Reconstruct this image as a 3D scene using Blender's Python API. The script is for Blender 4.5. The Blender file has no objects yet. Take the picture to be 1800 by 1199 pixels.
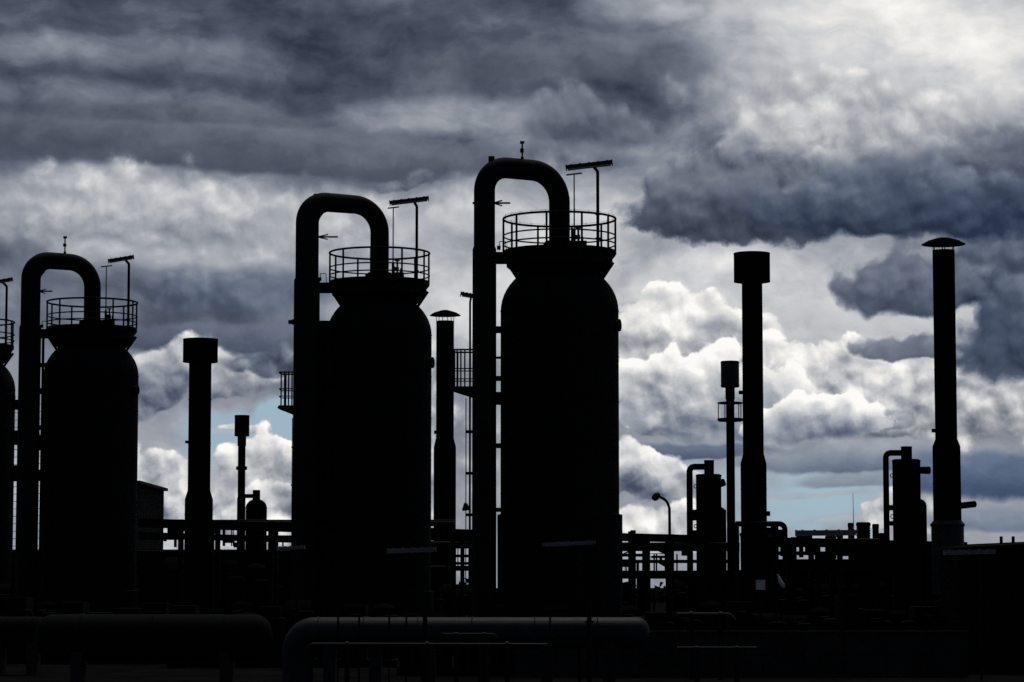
import bpy, bmesh, math, random
from mathutils import Vector, Matrix

random.seed(7)
sc = bpy.context.scene
COL = sc.collection
R = math.radians

# ------------------------------------------------------------------ camera
LENS = 95.0
FPX = LENS / 36.0 * 1800.0            # focal length in photo pixels
CAM_H = 2.6
HORIZON = 1030.0                      # photo row of the horizon
PITCH = math.atan((HORIZON - 599.5) / FPX)
cam_data = bpy.data.cameras.new('camera')
cam_data.lens = LENS
cam_data.sensor_width = 36.0
cam_data.clip_start = 0.5
cam_data.clip_end = 6000.0
cam = bpy.data.objects.new('camera', cam_data)
COL.objects.link(cam)
cam.location = (0, 0, CAM_H)
cam.rotation_euler = (R(90) + PITCH, 0, 0)
sc.camera = cam

sc.view_settings.view_transform = 'Standard'
sc.view_settings.look = 'None'
sc.view_settings.exposure = 0.0
sc.view_settings.gamma = 1.0
sc.view_settings.use_curve_mapping = False
sc.render.engine = 'CYCLES'

SUN_AZ, SUN_EL = R(14), R(60)

# ------------------------------------------------------------------ sky
world = bpy.data.worlds.new('World')
sc.world = world
world.use_nodes = True
wt = world.node_tree
wt.nodes.clear()
world.cycles.sampling_method = 'NONE'


def sock(v, t):
    return v


class S:
    """a float socket with arithmetic"""
    tree = wt

    def __init__(self, s):
        self.s = s

    @staticmethod
    def m(op, *a, clamp=False):
        n = S.tree.nodes.new('ShaderNodeMath')
        n.operation = op
        n.use_clamp = clamp
        for i, v in enumerate(a):
            if isinstance(v, S):
                S.tree.links.new(v.s, n.inputs[i])
            else:
                n.inputs[i].default_value = v
        return S(n.outputs[0])

    def __add__(self, o): return S.m('ADD', self, o)
    __radd__ = __add__
    def __mul__(self, o): return S.m('MULTIPLY', self, o)
    __rmul__ = __mul__
    def __sub__(self, o): return S.m('SUBTRACT', self, o)
    def __rsub__(self, o): return S.m('SUBTRACT', o, self)


def mrange(v, a, b, c, d, kind='SMOOTHSTEP'):
    n = wt.nodes.new('ShaderNodeMapRange')
    n.interpolation_type = kind
    n.clamp = True
    wt.links.new(v.s, n.inputs[0])
    for i, x in enumerate((a, b, c, d)):
        if isinstance(x, S):
            wt.links.new(x.s, n.inputs[1 + i])
        else:
            n.inputs[1 + i].default_value = x
    return S(n.outputs[0])


def lerp(a, b, t):
    n = wt.nodes.new('ShaderNodeMix')
    n.data_type = 'FLOAT'
    n.clamp_factor = True
    for i, x in ((2, a), (3, b), (0, t)):
        if isinstance(x, S):
            wt.links.new(x.s, n.inputs[i])
        else:
            n.inputs[i].default_value = x
    return S(n.outputs[0])


def vm(op, a, b=None, out=0):
    n = wt.nodes.new('ShaderNodeVectorMath')
    n.operation = op
    for i, x in enumerate((a, b)):
        if x is None:
            continue
        if isinstance(x, (tuple, list)):
            n.inputs[i].default_value = x
        else:
            wt.links.new(x, n.inputs[i])
    return n.outputs[out]


def noise(vec, scale, detail, rough, color=False, dist=0.0, lac=2.0, dim='3D'):
    n = wt.nodes.new('ShaderNodeTexNoise')
    n.noise_dimensions = dim
    n.normalize = True
    wt.links.new(vec, n.inputs['Vector'])
    n.inputs['Scale'].default_value = scale
    n.inputs['Detail'].default_value = detail
    n.inputs['Roughness'].default_value = rough
    n.inputs['Lacunarity'].default_value = lac
    n.inputs['Distortion'].default_value = dist
    return n.outputs['Color'] if color else S(n.outputs[0])


def voro(vec, scale, detail=0.0, rough=0.5, smooth=0.6):
    n = wt.nodes.new('ShaderNodeTexVoronoi')
    n.voronoi_dimensions = '2D'
    n.feature = 'SMOOTH_F1'
    wt.links.new(vec, n.inputs['Vector'])
    n.inputs['Scale'].default_value = scale
    n.inputs['Detail'].default_value = detail
    n.inputs['Roughness'].default_value = rough
    n.inputs['Smoothness'].default_value = smooth
    return S(n.outputs['Distance'])


def sep(vec):
    n = wt.nodes.new('ShaderNodeSeparateXYZ')
    wt.links.new(vec, n.inputs[0])
    return [S(o) for o in n.outputs]


def comb(*a):
    n = wt.nodes.new('ShaderNodeCombineXYZ')
    for i, x in enumerate(a):
        if isinstance(x, S):
            wt.links.new(x.s, n.inputs[i])
        else:
            n.inputs[i].default_value = x
    return n.outputs[0]


tc = wt.nodes.new('ShaderNodeTexCoord')
DIR = vm('NORMALIZE', tc.outputs['Generated'])
dx, dy, dz = sep(DIR)
K = FPX / 100.0                                    # 1 unit of azimuth / elevation = 1.27 degrees
U = S.m('ARCTAN2', dx, dy) * K
V = S.m('ARCSINE', dz) * K
P3 = vm('MULTIPLY', DIR, (K, K, K))                # the same unit as a 3-D position on the dome
PS = vm('MULTIPLY', DIR, (K * .36, K * .36, K * 1.05))   # layered, stretched along the horizon

warp1 = vm('SUBTRACT', noise(P3, .42, 3, .5, True), (.5, .5, .5))
warp2 = vm('SUBTRACT', noise(P3, 1.9, 5, .55, True), (.5, .5, .5))
W1 = vm('MULTIPLY', warp1, (1.3, 1.3, 0.9))
W2 = vm('MULTIPLY', warp2, (.42, .42, .30))
w1x, w1y, w1z = sep(W1)
w2x, w2y, w2z = sep(W2)
UVW = comb(U + w1x + w2x, V + w1z + w2z, 0.0)      # for billowing clouds
UVS = comb(U + w1x * 1.3 + w2x, V + w1z * .55 + w2z * .5, 0.0)   # for layered clouds

UV0 = comb(U, V, 0.0)
PW = vm('ADD', UV0, comb(w1x * .25 + w2x * .7, w1z * .25 + w2z * .7, 0.0))


def billow(vec, fine=True):
    a = noise(vec, .80, 8, .57, dim='2D')
    b = voro(vec, 1.15, 1.0, .5, .5)
    c = voro(vec, 3.1, 0.0, .5, .45)
    return a * .70 + (0.75 - b) * .45 + (0.6 - c) * .16


LIGHT = (.07, .15, 0.0)                             # step towards the sun on the dome
H0 = billow(PW)
H1 = billow(vm('ADD', PW, LIGHT))
REL = H0 - H1                                       # + where the billow faces the sun
FINE = noise(PW, 1.7, 9, .58, dim='2D')
FIN2 = noise(vm('ADD', PW, (.035, .08, 0.0)), 1.7, 9, .58, dim='2D')
REL2 = FINE - FIN2                                  # the same for the small lumps
STR = noise(vm('ADD', PS, vm('MULTIPLY', warp1, (1.2, 1.2, 1.6))), 1.0, 7, .56)
STR2 = noise(vm('ADD', PS, vm('MULTIPLY', warp2, (.5, .5, .8))), 2.6, 6, .56)

# the deck: storm cloud overhead, thinner and brighter towards the horizon
# and on the sun's side (the unseen sky behind the camera is darkened to keep silhouettes black)
SIDE = S(vm('DOT_PRODUCT', DIR, (math.sin(SUN_AZ), math.cos(SUN_AZ), 0.0), out=1))
VV = mrange(V, 1.5, 8.5, mrange(SIDE, -.7, .95, .28, .62), mrange(SIDE, -.7, .95, .28, .38))
VV = VV + (STR - .5) * mrange(V, 2.0, 7.0, .30, .66) + (STR2 - .5) * .15 + (H0 - .5) * .10 + REL * .05
BL = None      # blue openings, set below
STATE = None   # one vector chain: brightness, blueness, opening


EDGE = H0 + FINE * .46
LEDGE = STR + FINE * .22
RELF = REL * .55 + REL2 * .22
CTEX = (FINE - .5) * .16 + (H0 - .5) * .25
LTEX = (STR2 - .5) * .16 + (STR - .5) * .16 + (H0 - .5) * .08
SOFTR = RELF * .45 + CTEX * .55


def ell(cx, cy, a, b, rot, space):
    n = wt.nodes.new('ShaderNodeMapping')
    n.vector_type = 'TEXTURE'
    wt.links.new(space, n.inputs['Vector'])
    n.inputs['Location'].default_value = ((cx - 900) / 100, (HORIZON - cy) / 100, 0)
    n.inputs['Rotation'].default_value = (0, 0, R(rot))
    n.inputs['Scale'].default_value = (a / 100, b / 100, 1)
    return n.outputs[0]


def glow(cx, cy, a, b, amt, rot=0, space=None):
    """a soft lighter or darker reach of the deck"""
    global VV
    q = ell(cx, cy, a, b, rot, space or UVS)
    r2 = vm('DOT_PRODUCT', q, q, out=1)
    VV = VV + mrange(S(r2), 0, 1, amt, 0.0)


def cloud(cx, cy, a, b, top, bot, rot=0, flat=1.8, amp=.9, soft=.35, rel=1.0, rim=0.0,
          op=1.0, tint=.4, tex=.16, layered=False, opn=False):
    """one cloud: centre and half axes, brightness at crown and base"""
    global STATE
    if STATE is None:
        STATE = comb(VV, .42, BL)
    amp = .85 if amp < .95 else 1.05
    rel = rel if rel < .6 else .7 if rel < .85 else (1.0 if rel < 1.15 else 1.35)
    n = wt.nodes.new('ShaderNodeVectorMath')      # (ties each cloud to the one behind it, in drawing order)
    n.operation = 'MULTIPLY_ADD'
    wt.links.new(STATE, n.inputs[0])
    n.inputs[1].default_value = (1e-6, 1e-6, 0)
    wt.links.new(UVS if layered else UVW, n.inputs[2])
    q = ell(cx, cy, a, b, rot, n.outputs[0])
    qy = S(vm('DOT_PRODUCT', q, (0, 1, 0), out=1))
    k = vm('MULTIPLY', q, comb(1.0, mrange(qy, -.001, .001, flat, 1.0, 'LINEAR'), 0.0))   # flatter below than above
    r = S(vm('LENGTH', k, out=1))
    if layered:
        f = (1.0 - amp * .5 - .1) - r + LEDGE * amp
    else:
        f = (1.0 - amp * .72) - r + EDGE * amp
    m = mrange(f, 0.0, soft, 0.0, op)
    vc = mrange(qy, -.75, .9, bot, top, 'SMOOTHSTEP')
    vc = vc + (LTEX if layered else (SOFTR if rel < .6 else RELF * rel + CTEX))
    if rim:
        vc = vc + mrange(f, soft * .5, soft + .28, rim, 0.0)
    n = wt.nodes.new('ShaderNodeMix')
    n.data_type = 'VECTOR'
    wt.links.new(STATE, n.inputs[4])
    wt.links.new(comb(vc, tint, 0.0), n.inputs[5])
    wt.links.new(m.s, n.inputs[0])
    STATE = n.outputs[1]


def opening(cx, cy, a, b, rot=0, amp=.8, soft=.3, op=1.0):
    global BL
    q = ell(cx, cy, a, b, rot, UVW)
    r = S(vm('LENGTH', q, out=1))
    f = (1.0 - amp * .5) - r + H0 * amp
    m = mrange(f, 0.0, soft, 0.0, op)
    BL = m if BL is None else S.m('MAXIMUM', BL, m)

# ---- clear openings near the horizon
opening(1420, 880, 260, 90, soft=.8, op=.9)
opening(390, 775, 100, 75, soft=.5, op=.9)
opening(490, 735, 60, 65, soft=.4)
opening(1170, 830, 110, 36, op=.6, soft=.6)
opening(130, 900, 100, 40, op=.6)
# ---- brightness of the deck
glow(1780, -40, 720, 380, .40)
glow(1480, 150, 460, 220, .16)
glow(1330, 540, 620, 240, .28)
glow(720, 470, 380, 170, .28)
glow(270, 385, 440, 120, .28)
glow(180, 110, 300, 40, .10)
glow(90, 185, 230, 36, .15)
glow(760, 205, 260, 45, .15)
glow(1130, 20, 130, 45, .22)
glow(1030, 330, 330, 140, .22)
glow(420, 560, 260, 110, -.14)
glow(560, 60, 420, 60, -.04)
glow(60, 480, 130, 90, -.06)
glow(300, 850, 500, 150, .10)
# ---- layered dark bands of the upper left
cloud(330, 268, 620, 70, .46, .35, rot=-3, layered=True, amp=.5, soft=.30, tint=.35, flat=1.6)
cloud(760, 285, 260, 40, .47, .40, layered=True, amp=.7, soft=.6, tint=.35, flat=1.2, op=.7)
cloud(250, 215, 420, 30, .39, .36, layered=True, amp=.9, soft=.7, tint=.3, op=.7)
cloud(950, 130, 460, 70, .43, .38, layered=True, amp=.9, soft=.8, tint=.3, op=.75)
# ---- back cumulus, left half
cloud(560, 430, 300, 120, .76, .58, amp=.9, soft=.5, op=.8, rel=.8)
cloud(230, 395, 360, 110, .78, .56, amp=.9, soft=.45, op=.8, rel=.8)
cloud(420, 520, 230, 80, .52, .40, amp=.9, soft=.5, tint=.6, op=.9, rel=.5)
cloud(400, 600, 330, 40, .46, .37, layered=True, soft=.4, tint=.5)
cloud(340, 655, 180, 70, .80, .62, amp=.9, soft=.25, rel=1.0)
cloud(270, 700, 100, 70, .54, .42, rot=35, amp=.8, soft=.3, tint=.5, rel=.9)
cloud(480, 640, 110, 38, .48, .38, amp=.9, soft=.35, tint=.5, rel=.9)
cloud(415, 685, 75, 34, .68, .52, amp=.9, soft=.25, rot=15, rel=.9)
cloud(425, 752, 40, 9, .80, .70, amp=.9, soft=.3, rel=.9)
cloud(270, 875, 140, 95, .84, .60, amp=.9, soft=.14, rel=1.2, flat=1.2)
cloud(468, 862, 92, 105, .88, .56, amp=.9, soft=.12, rel=1.3, rim=.06, flat=1.2, tint=.3)
cloud(480, 890, 70, 50, .84, .52, amp=.9, soft=.14, rel=1.2, rim=.05, flat=1.4, tint=.4)
cloud(330, 890, 70, 45, .84, .58, amp=.9, soft=.2, rel=1.2, tint=.4)
cloud(525, 830, 50, 65, .86, .68, amp=.8, soft=.1, rel=1.2)
cloud(370, 945, 330, 60, .82, .68, amp=.8, soft=.3, rel=1.2, tint=.4)
cloud(720, 800, 160, 260, .74, .62, amp=.9, soft=.4, rel=1.2)
# ---- puff over the arch
cloud(1025, 235, 130, 90, .46, .37, amp=.9, soft=.4, rel=.5, rim=.07, tint=.4)
cloud(1000, 290, 150, 40, .46, .42, amp=1.1, soft=.6, rel=.7, tint=.3, op=.8)
cloud(700, 322, 80, 24, .48, .40, amp=1.0, soft=.5, rel=.8)
# ---- right half, behind
cloud(1400, 190, 260, 90, .76, .64, amp=.9, soft=.6, rel=.5, tint=.3, op=.75)
cloud(1530, 235, 300, 110, .82, .60, amp=.9, soft=.35, rel=.8, tint=.3, op=.85)
cloud(1190, 600, 220, 95, .92, .64, amp=.9, soft=.10, rel=1.3, rim=.05, tint=.25)
cloud(1620, 570, 330, 60, .80, .72, layered=True, amp=.8, soft=.5)
cloud(1290, 590, 60, 45, .80, .56, amp=.9, soft=.16, rel=1.0, rim=.06, tint=.4)
cloud(1440, 690, 220, 110, .90, .58, amp=1.0, soft=.10, rel=1.4, rim=.05, tint=.3)
cloud(1650, 730, 320, 140, .86, .60, amp=1.0, soft=.2, rel=1.3, tint=.25)
cloud(1560, 750, 45, 28, .62, .50, amp=.9, soft=.3, rel=1.0, tint=.4)
cloud(1230, 720, 190, 115, .90, .46, amp=.9, soft=.10, rel=1.1, rim=.12, tint=.55)
cloud(1160, 690, 80, 60, .86, .56, amp=.9, soft=.12, rel=1.2, rim=.08, tint=.4)
cloud(1420, 750, 140, 55, .90, .42, amp=.9, soft=.10, rel=1.1, rim=.14, tint=.6)
cloud(1170, 797, 280, 22, .48, .40, layered=True, soft=.4, tint=.8)
cloud(1480, 815, 230, 42, .64, .44, layered=True, soft=.4, tint=.7)
cloud(1500, 850, 150, 22, .60, .50, layered=True, soft=.5, tint=.7, op=.8)
cloud(1110, 850, 110, 85, .84, .48, amp=.9, soft=.12, rel=1.3, rim=.08, tint=.5)
cloud(1200, 870, 60, 35, .66, .50, amp=.9, soft=.2, rel=1.1, rim=.06, tint=.4)
cloud(1150, 945, 150, 60, .84, .74, amp=.8, soft=.18, rel=1.2, tint=.15)
cloud(1590, 905, 85, 55, .84, .62, amp=.9, soft=.12, rel=1.3, tint=.2)
cloud(1420, 955, 200, 22, .78, .74, layered=True, soft=.7, tint=.3, op=.7)
cloud(1770, 850, 210, 62, .48, .37, layered=True, soft=.35, tint=.95)
cloud(1770, 915, 190, 34, .56, .48, layered=True, soft=.5, tint=.8)
cloud(1400, 872, 170, 9, .70, .66, layered=True, soft=.7, tint=.4, op=.6)
cloud(1480, 915, 120, 12, .76, .72, layered=True, soft=.8, tint=.3, op=.6)
cloud(395, 762, 55, 12, .76, .70, layered=True, soft=.7, tint=.3, op=.55)
# ---- right half, the dark masses in front
cloud(1440, 290, 170, 60, .70, .56, amp=.9, soft=.4, rel=1.0, tint=.3)
cloud(1330, 305, 130, 70, .60, .42, flat=1.2, amp=.9, soft=.28, rel=.7, tint=.4)
cloud(1220, 330, 110, 75, .58, .38, flat=1.2, amp=.9, soft=.22, rel=.7, tint=.4)
cloud(1290, 388, 225, 125, .50, .25, flat=2.3, amp=.9, soft=.22, rel=.5, tint=.42)
cloud(1570, 375, 310, 112, .50, .18, flat=2.2, amp=.9, soft=.34, rel=.5, tint=.6)
cloud(1800, 390, 260, 75, .40, .20, flat=1.5, amp=.9, soft=.4, rel=.5, tint=.7)
cloud(1760, 490, 300, 95, .40, .27, flat=1.2, amp=.9, soft=.42, rel=.5, tint=.55)
cloud(1600, 505, 155, 75, .50, .34, flat=1.3, amp=.9, soft=.32, rel=.5, tint=.5)
cloud(1810, 590, 190, 120, .42, .31, flat=1.1, amp=.9, soft=.32, rel=.5, tint=.6)
cloud(1580, 618, 105, 48, .58, .41, flat=1.9, amp=.9, soft=.22, rel=.5, tint=.45)


VV, TI, BL = sep(STATE)
VV = S.m('MAXIMUM', VV, .10)
VV = S.m('MINIMUM', VV, 1.0)


def lin(c):
    return [((x / 255) / 12.92 if x / 255 <= .04045 else ((x / 255 + .055) / 1.055) ** 2.4) for x in c] + [1]


def ramp(v, stops):
    n = wt.nodes.new('ShaderNodeValToRGB')
    wt.links.new(v.s, n.inputs[0])
    e = n.color_ramp.elements
    while len(e) < len(stops):
        e.new(.5)
    for k, (p, c) in enumerate(stops):
        e[k].position = p
        e[k].color = lin(c)
    return n.outputs[0]


def mixc(a, b, t):
    n = wt.nodes.new('ShaderNodeMix')
    n.data_type = 'RGBA'
    wt.links.new(a, n.inputs[6])
    wt.links.new(b, n.inputs[7])
    wt.links.new(t.s, n.inputs[0])
    return n.outputs[2]


grey = ramp(VV, [(.10, (22, 24, 29)), (.25, (55, 58, 65)), (.38, (86, 89, 96)), (.5, (120, 122, 128)),
                 (.65, (163, 164, 168)), (.8, (205, 205, 206)), (.92, (236, 234, 230)), (1.0, (253, 251, 247))])
blue = ramp(VV, [(.10, (13, 24, 42)), (.25, (37, 52, 80)), (.38, (68, 84, 112)), (.5, (102, 118, 143)),
                 (.65, (152, 161, 174)), (.8, (200, 204, 209)), (.92, (234, 233, 230)), (1.0, (253, 251, 247))])
cloud_col = mixc(grey, blue, TI)

sky = wt.nodes.new('ShaderNodeTexSky')
sky.sky_type = 'NISHITA'
sky.sun_disc = False
sky.sun_elevation = SUN_EL
sky.sun_rotation = SUN_AZ
sky.air_density = 1.0
sky.dust_density = 0.6
sky.ozone_density = 1.5
wt.links.new(vm('ADD', DIR, (0.0, 0.0, .55)), sky.inputs['Vector'])   # thin high air: the blue of higher up
clear = vm('MULTIPLY', sky.outputs[0], (.112, .122, .096))
final = mixc(cloud_col, clear, BL)
bg = wt.nodes.new('ShaderNodeBackground')
wt.links.new(final, bg.inputs['Color'])
bg.inputs['Strength'].default_value = 1.0
wo = wt.nodes.new('ShaderNodeOutputWorld')
wt.links.new(bg.outputs[0], wo.inputs['Surface'])

# ------------------------------------------------------------------ the sun, veiled by cloud
sl = bpy.data.lights.new('sun', 'SUN')
sl.energy = 0.9
sl.angle = R(18)
sl.color = (1.0, .96, .9)
sun = bpy.data.objects.new('sun', sl)
COL.objects.link(sun)
sun_dir = Vector((math.sin(SUN_AZ) * math.cos(SUN_EL), math.cos(SUN_AZ) * math.cos(SUN_EL), math.sin(SUN_EL)))
sun.rotation_euler = sun_dir.to_track_quat('Z', 'Y').to_euler()
sun.location = sun_dir * 60
sc.cycles.use_adaptive_sampling = True
sc.cycles.adaptive_threshold = 0.008
sc.cycles.adaptive_min_samples = 12
sc.cycles.use_denoising = False
sc.cycles.max_bounces = 1

# ================================================================== helpers
CP, SP = math.cos(PITCH), math.sin(PITCH)


def at(px, py, Y):
    """the point of the place that lies at depth Y in direction (px, py)"""
    v = (599.5 - py) / FPX
    t = Y / (CP - v * SP)
    return Vector(((px - 900.0) / FPX * t, Y, CAM_H + t * (SP + v * CP)))


def mpp(py, Y):
    v = (599.5 - py) / FPX
    return Y / (CP - v * SP) / FPX


def zat(py, Y):
    return at(900, py, Y).z


def mat(name, col, rough=.6, metal=0.0, spec=.3, var=.35, scale=1.5, bump=.0, bscale=40, streak=False):
    m = bpy.data.materials.new(name)
    m.use_nodes = True
    nt = m.node_tree
    b = nt.nodes['Principled BSDF']
    b.inputs['Roughness'].default_value = rough
    b.inputs['Metallic'].default_value = metal
    b.inputs['Specular IOR Level'].default_value = spec
    t = nt.nodes.new('ShaderNodeTexCoord')
    mp = nt.nodes.new('ShaderNodeMapping')
    nt.links.new(t.outputs['Object'], mp.inputs[0])
    if streak:
        mp.inputs['Scale'].default_value = (1, 1, .12)
    n = nt.nodes.new('ShaderNodeTexNoise')
    n.inputs['Scale'].default_value = scale
    n.inputs['Detail'].default_value = 7
    n.inputs['Roughness'].default_value = .65
    nt.links.new(mp.outputs[0], n.inputs['Vector'])
    r = nt.nodes.new('ShaderNodeValToRGB')
    r.color_ramp.elements[0].position = .3
    r.color_ramp.elements[1].position = .7
    r.color_ramp.elements[0].color = [c * (1 - var) for c in col] + [1]
    r.color_ramp.elements[1].color = [min(1, c * (1 + var)) for c in col] + [1]
    nt.links.new(n.outputs[0], r.inputs[0])
    nt.links.new(r.outputs[0], b.inputs['Base Color'])
    rr = nt.nodes.new('ShaderNodeMapRange')
    rr.inputs[3].default_value = max(.05, rough - .12)
    rr.inputs[4].default_value = min(1, rough + .12)
    nt.links.new(n.outputs[0], rr.inputs[0])
    nt.links.new(rr.outputs[0], b.inputs['Roughness'])
    if bump:
        n2 = nt.nodes.new('ShaderNodeTexNoise')
        n2.inputs['Scale'].default_value = bscale
        n2.inputs['Detail'].default_value = 4
        nt.links.new(t.outputs['Object'], n2.inputs['Vector'])
        bp = nt.nodes.new('ShaderNodeBump')
        bp.inputs['Strength'].default_value = bump
        bp.inputs['Distance'].default_value = .02
        nt.links.new(n2.outputs[0], bp.inputs['Height'])
        nt.links.new(bp.outputs[0], b.inputs['Normal'])
    return m


M = {
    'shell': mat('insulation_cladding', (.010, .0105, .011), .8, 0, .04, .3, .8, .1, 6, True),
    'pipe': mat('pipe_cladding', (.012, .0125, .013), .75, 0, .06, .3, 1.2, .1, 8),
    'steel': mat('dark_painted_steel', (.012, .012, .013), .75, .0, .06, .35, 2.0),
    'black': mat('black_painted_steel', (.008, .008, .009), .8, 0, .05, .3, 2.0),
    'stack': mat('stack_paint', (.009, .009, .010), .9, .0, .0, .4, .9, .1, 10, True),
    'galv': mat('galvanised_steel', (.20, .20, .20), .5, .0, .3, .3, 4.0),
    'housing': mat('lamp_housing_grey', (.03, .03, .03), .6, .0, .2, .2, 3.0),
    'diffuser': mat('lamp_diffuser_polycarbonate', (.30, .30, .29), .4, 0, .4, .15, 3.0),
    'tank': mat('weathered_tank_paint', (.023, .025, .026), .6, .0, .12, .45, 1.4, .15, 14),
    'tank_dark': mat('darkened_tank_paint', (.008, .0085, .009), .8, 0, .03, .5, 1.0, .15, 14),  # tank paint darkened in the colour itself to keep the left tanks dim
    'concrete': mat('dark_concrete', (.030, .029, .027), .9, 0, .05, .4, 1.2, .4, 18),  # very dark concrete colour, mottled at random
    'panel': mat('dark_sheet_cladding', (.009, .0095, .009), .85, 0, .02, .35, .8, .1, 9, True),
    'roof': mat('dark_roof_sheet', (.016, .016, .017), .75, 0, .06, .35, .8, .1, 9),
    'sign': mat('pale_cabinet_paint', (.70, .66, .60), .6, 0, .3, .15, 6.0),
    'ground': mat('dark_gravel_and_asphalt', (.012, .0115, .011), 1.0, 0, .0, .5, .6, .8, 14),  # near-black ground colour, mottled at random, fully matt
    'leaf': mat('far_foliage', (.014, .019, .011), .95, 0, .0, .5, .2),
}


class MB:
    def __init__(self):
        self.v, self.f = [], []

    def add(self, vs, fs):
        o = len(self.v)
        self.v += [Vector(p) for p in vs]
        self.f += [tuple(i + o for i in q) for q in fs]
        return self

    def box(self, c, s, rz=0.0, ry=0.0, rx=0.0):
        mt = Matrix.Translation(Vector(c)) @ Matrix.Rotation(rz, 4, 'Z') @ Matrix.Rotation(ry, 4, 'Y') @ Matrix.Rotation(rx, 4, 'X')
        hx, hy, hz = s[0] / 2, s[1] / 2, s[2] / 2
        vs = [mt @ Vector((x, y, z)) for x in (-hx, hx) for y in (-hy, hy) for z in (-hz, hz)]
        return self.add(vs, [(0, 1, 3, 2), (4, 6, 7, 5), (0, 4, 5, 1), (2, 3, 7, 6), (0, 2, 6, 4), (1, 5, 7, 3)])

    def span(self, a, b, w, h):
        """a rectangular bar from a to b, w wide and h high"""
        a, b = Vector(a), Vector(b)
        d = (b - a).normalized()
        up = Vector((0, 0, 1)) if abs(d.z) < .95 else Vector((0, 1, 0))
        s = d.cross(up).normalized()
        u = s.cross(d).normalized()
        vs = []
        for p in (a, b):
            for i, j in ((-1, -1), (1, -1), (1, 1), (-1, 1)):
                vs.append(p + s * (i * w / 2) + u * (j * h / 2))
        return self.add(vs, [(3, 2, 1, 0), (4, 5, 6, 7), (0, 1, 5, 4), (1, 2, 6, 5), (2, 3, 7, 6), (3, 0, 4, 7)])

    def tube(self, path, r, n=14, closed=False):
        pts = [Vector(p) for p in path]
        rs = r if isinstance(r, (list, tuple)) else [r] * len(pts)
        k = len(pts)
        tang = []
        for i in range(k):
            a = pts[(i - 1) % k] if (closed or i > 0) else pts[i]
            b = pts[(i + 1) % k] if (closed or i < k - 1) else pts[i]
            tang.append((b - a).normalized())
        t0 = tang[0]
        ref = Vector((0, 0, 1)) if abs(t0.z) < .9 else Vector((0, 1, 0))
        nrm = (ref - t0 * ref.dot(t0)).normalized()
        vs, fs = [], []
        for i in range(k):
            t = tang[i]
            nrm = (nrm - t * nrm.dot(t)).normalized()
            bi = t.cross(nrm)
            for j in range(n):
                a = 2 * math.pi * j / n
                vs.append(pts[i] + (nrm * math.cos(a) + bi * math.sin(a)) * rs[i])
        for i in range(k if closed else k - 1):
            for j in range(n):
                a, b = i * n + j, i * n + (j + 1) % n
                c, d = ((i + 1) % k) * n + (j + 1) % n, ((i + 1) % k) * n + j
                fs.append((a, b, c, d))
        if not closed:
            fs.append(tuple(range(n - 1, -1, -1)))
            fs.append(tuple((k - 1) * n + j for j in range(n)))
        return self.add(vs, fs)

    def ring(self, c, R0, r, n=64, m=8, a0=0.0, a1=360.0):
        full = abs(a1 - a0) >= 360
        cnt = n if full else n + 1
        pts = [Vector((c[0] + R0 * math.cos(math.radians(a0 + (a1 - a0) * i / n)),
                       c[1] + R0 * math.sin(math.radians(a0 + (a1 - a0) * i / n)), c[2])) for i in range(cnt)]
        return self.tube(pts, r, m, closed=full)

    def lathe(self, prof, c, n=48, cap0=True, cap1=True):
        """prof: (radius, height) pairs about the vertical axis through c"""
        vs, fs = [], []
        for r, z in prof:
            for j in range(n):
                a = 2 * math.pi * j / n
                vs.append((c[0] + r * math.cos(a), c[1] + r * math.sin(a), z))
        for i in range(len(prof) - 1):
            for j in range(n):
                fs.append((i * n + j, i * n + (j + 1) % n, (i + 1) * n + (j + 1) % n, (i + 1) * n + j))
        if cap0:
            fs.append(tuple(range(n - 1, -1, -1)))
        if cap1:
            fs.append(tuple((len(prof) - 1) * n + j for j in range(n)))
        return self.add(vs, fs)

    def prism(self, poly, y0, y1):
        """an (x, z) outline pushed from depth y0 to y1"""
        n = len(poly)
        vs = [(x, y0, z) for x, z in poly] + [(x, y1, z) for x, z in poly]
        fs = [tuple(range(n)), tuple(range(2 * n - 1, n - 1, -1))]
        fs += [(i, i + n, (i + 1) % n + n, (i + 1) % n) for i in range(n)]
        return self.add(vs, fs)

    def build(self, name, m, parent=None, smooth=True, origin=None):
        o0 = world_loc(parent) if parent else (Vector(origin) if origin else Vector((0, 0, 0)))
        me = bpy.data.meshes.new(name)
        me.from_pydata([p - o0 for p in self.v], [], self.f)
        bm = bmesh.new()
        bm.from_mesh(me)
        bmesh.ops.recalc_face_normals(bm, faces=bm.faces)
        bm.to_mesh(me)
        bm.free()
        me.materials.append(M[m])
        if smooth:
            me.polygons.foreach_set('use_smooth', [True] * len(me.polygons))
            me.set_sharp_from_angle(angle=R(40))
        o = bpy.data.objects.new(name, me)
        COL.objects.link(o)
        if parent:
            o.parent = parent
        else:
            o.location = o0
        return o


def world_loc(o):
    p = Vector((0, 0, 0))
    while o is not None:
        p += o.location
        o = o.parent
    return p


def clone(src, name, parent, shift):
    """the same mesh again, moved by shift from where src stands"""
    o = src.copy()
    o.name = name
    COL.objects.link(o)
    o.parent = parent
    o.location = src.location + Vector(shift)
    return o


def thing(name, label, cat, loc, group=None):
    o = bpy.data.objects.new(name, None)
    o.empty_display_size = .3
    COL.objects.link(o)
    o.location = loc
    o['label'] = label
    o['category'] = cat
    if group:
        o['group'] = group
    return o


def tag(o, label, cat, group=None):
    o['label'] = label
    o['category'] = cat
    if group:
        o['group'] = group
    return o


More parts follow.
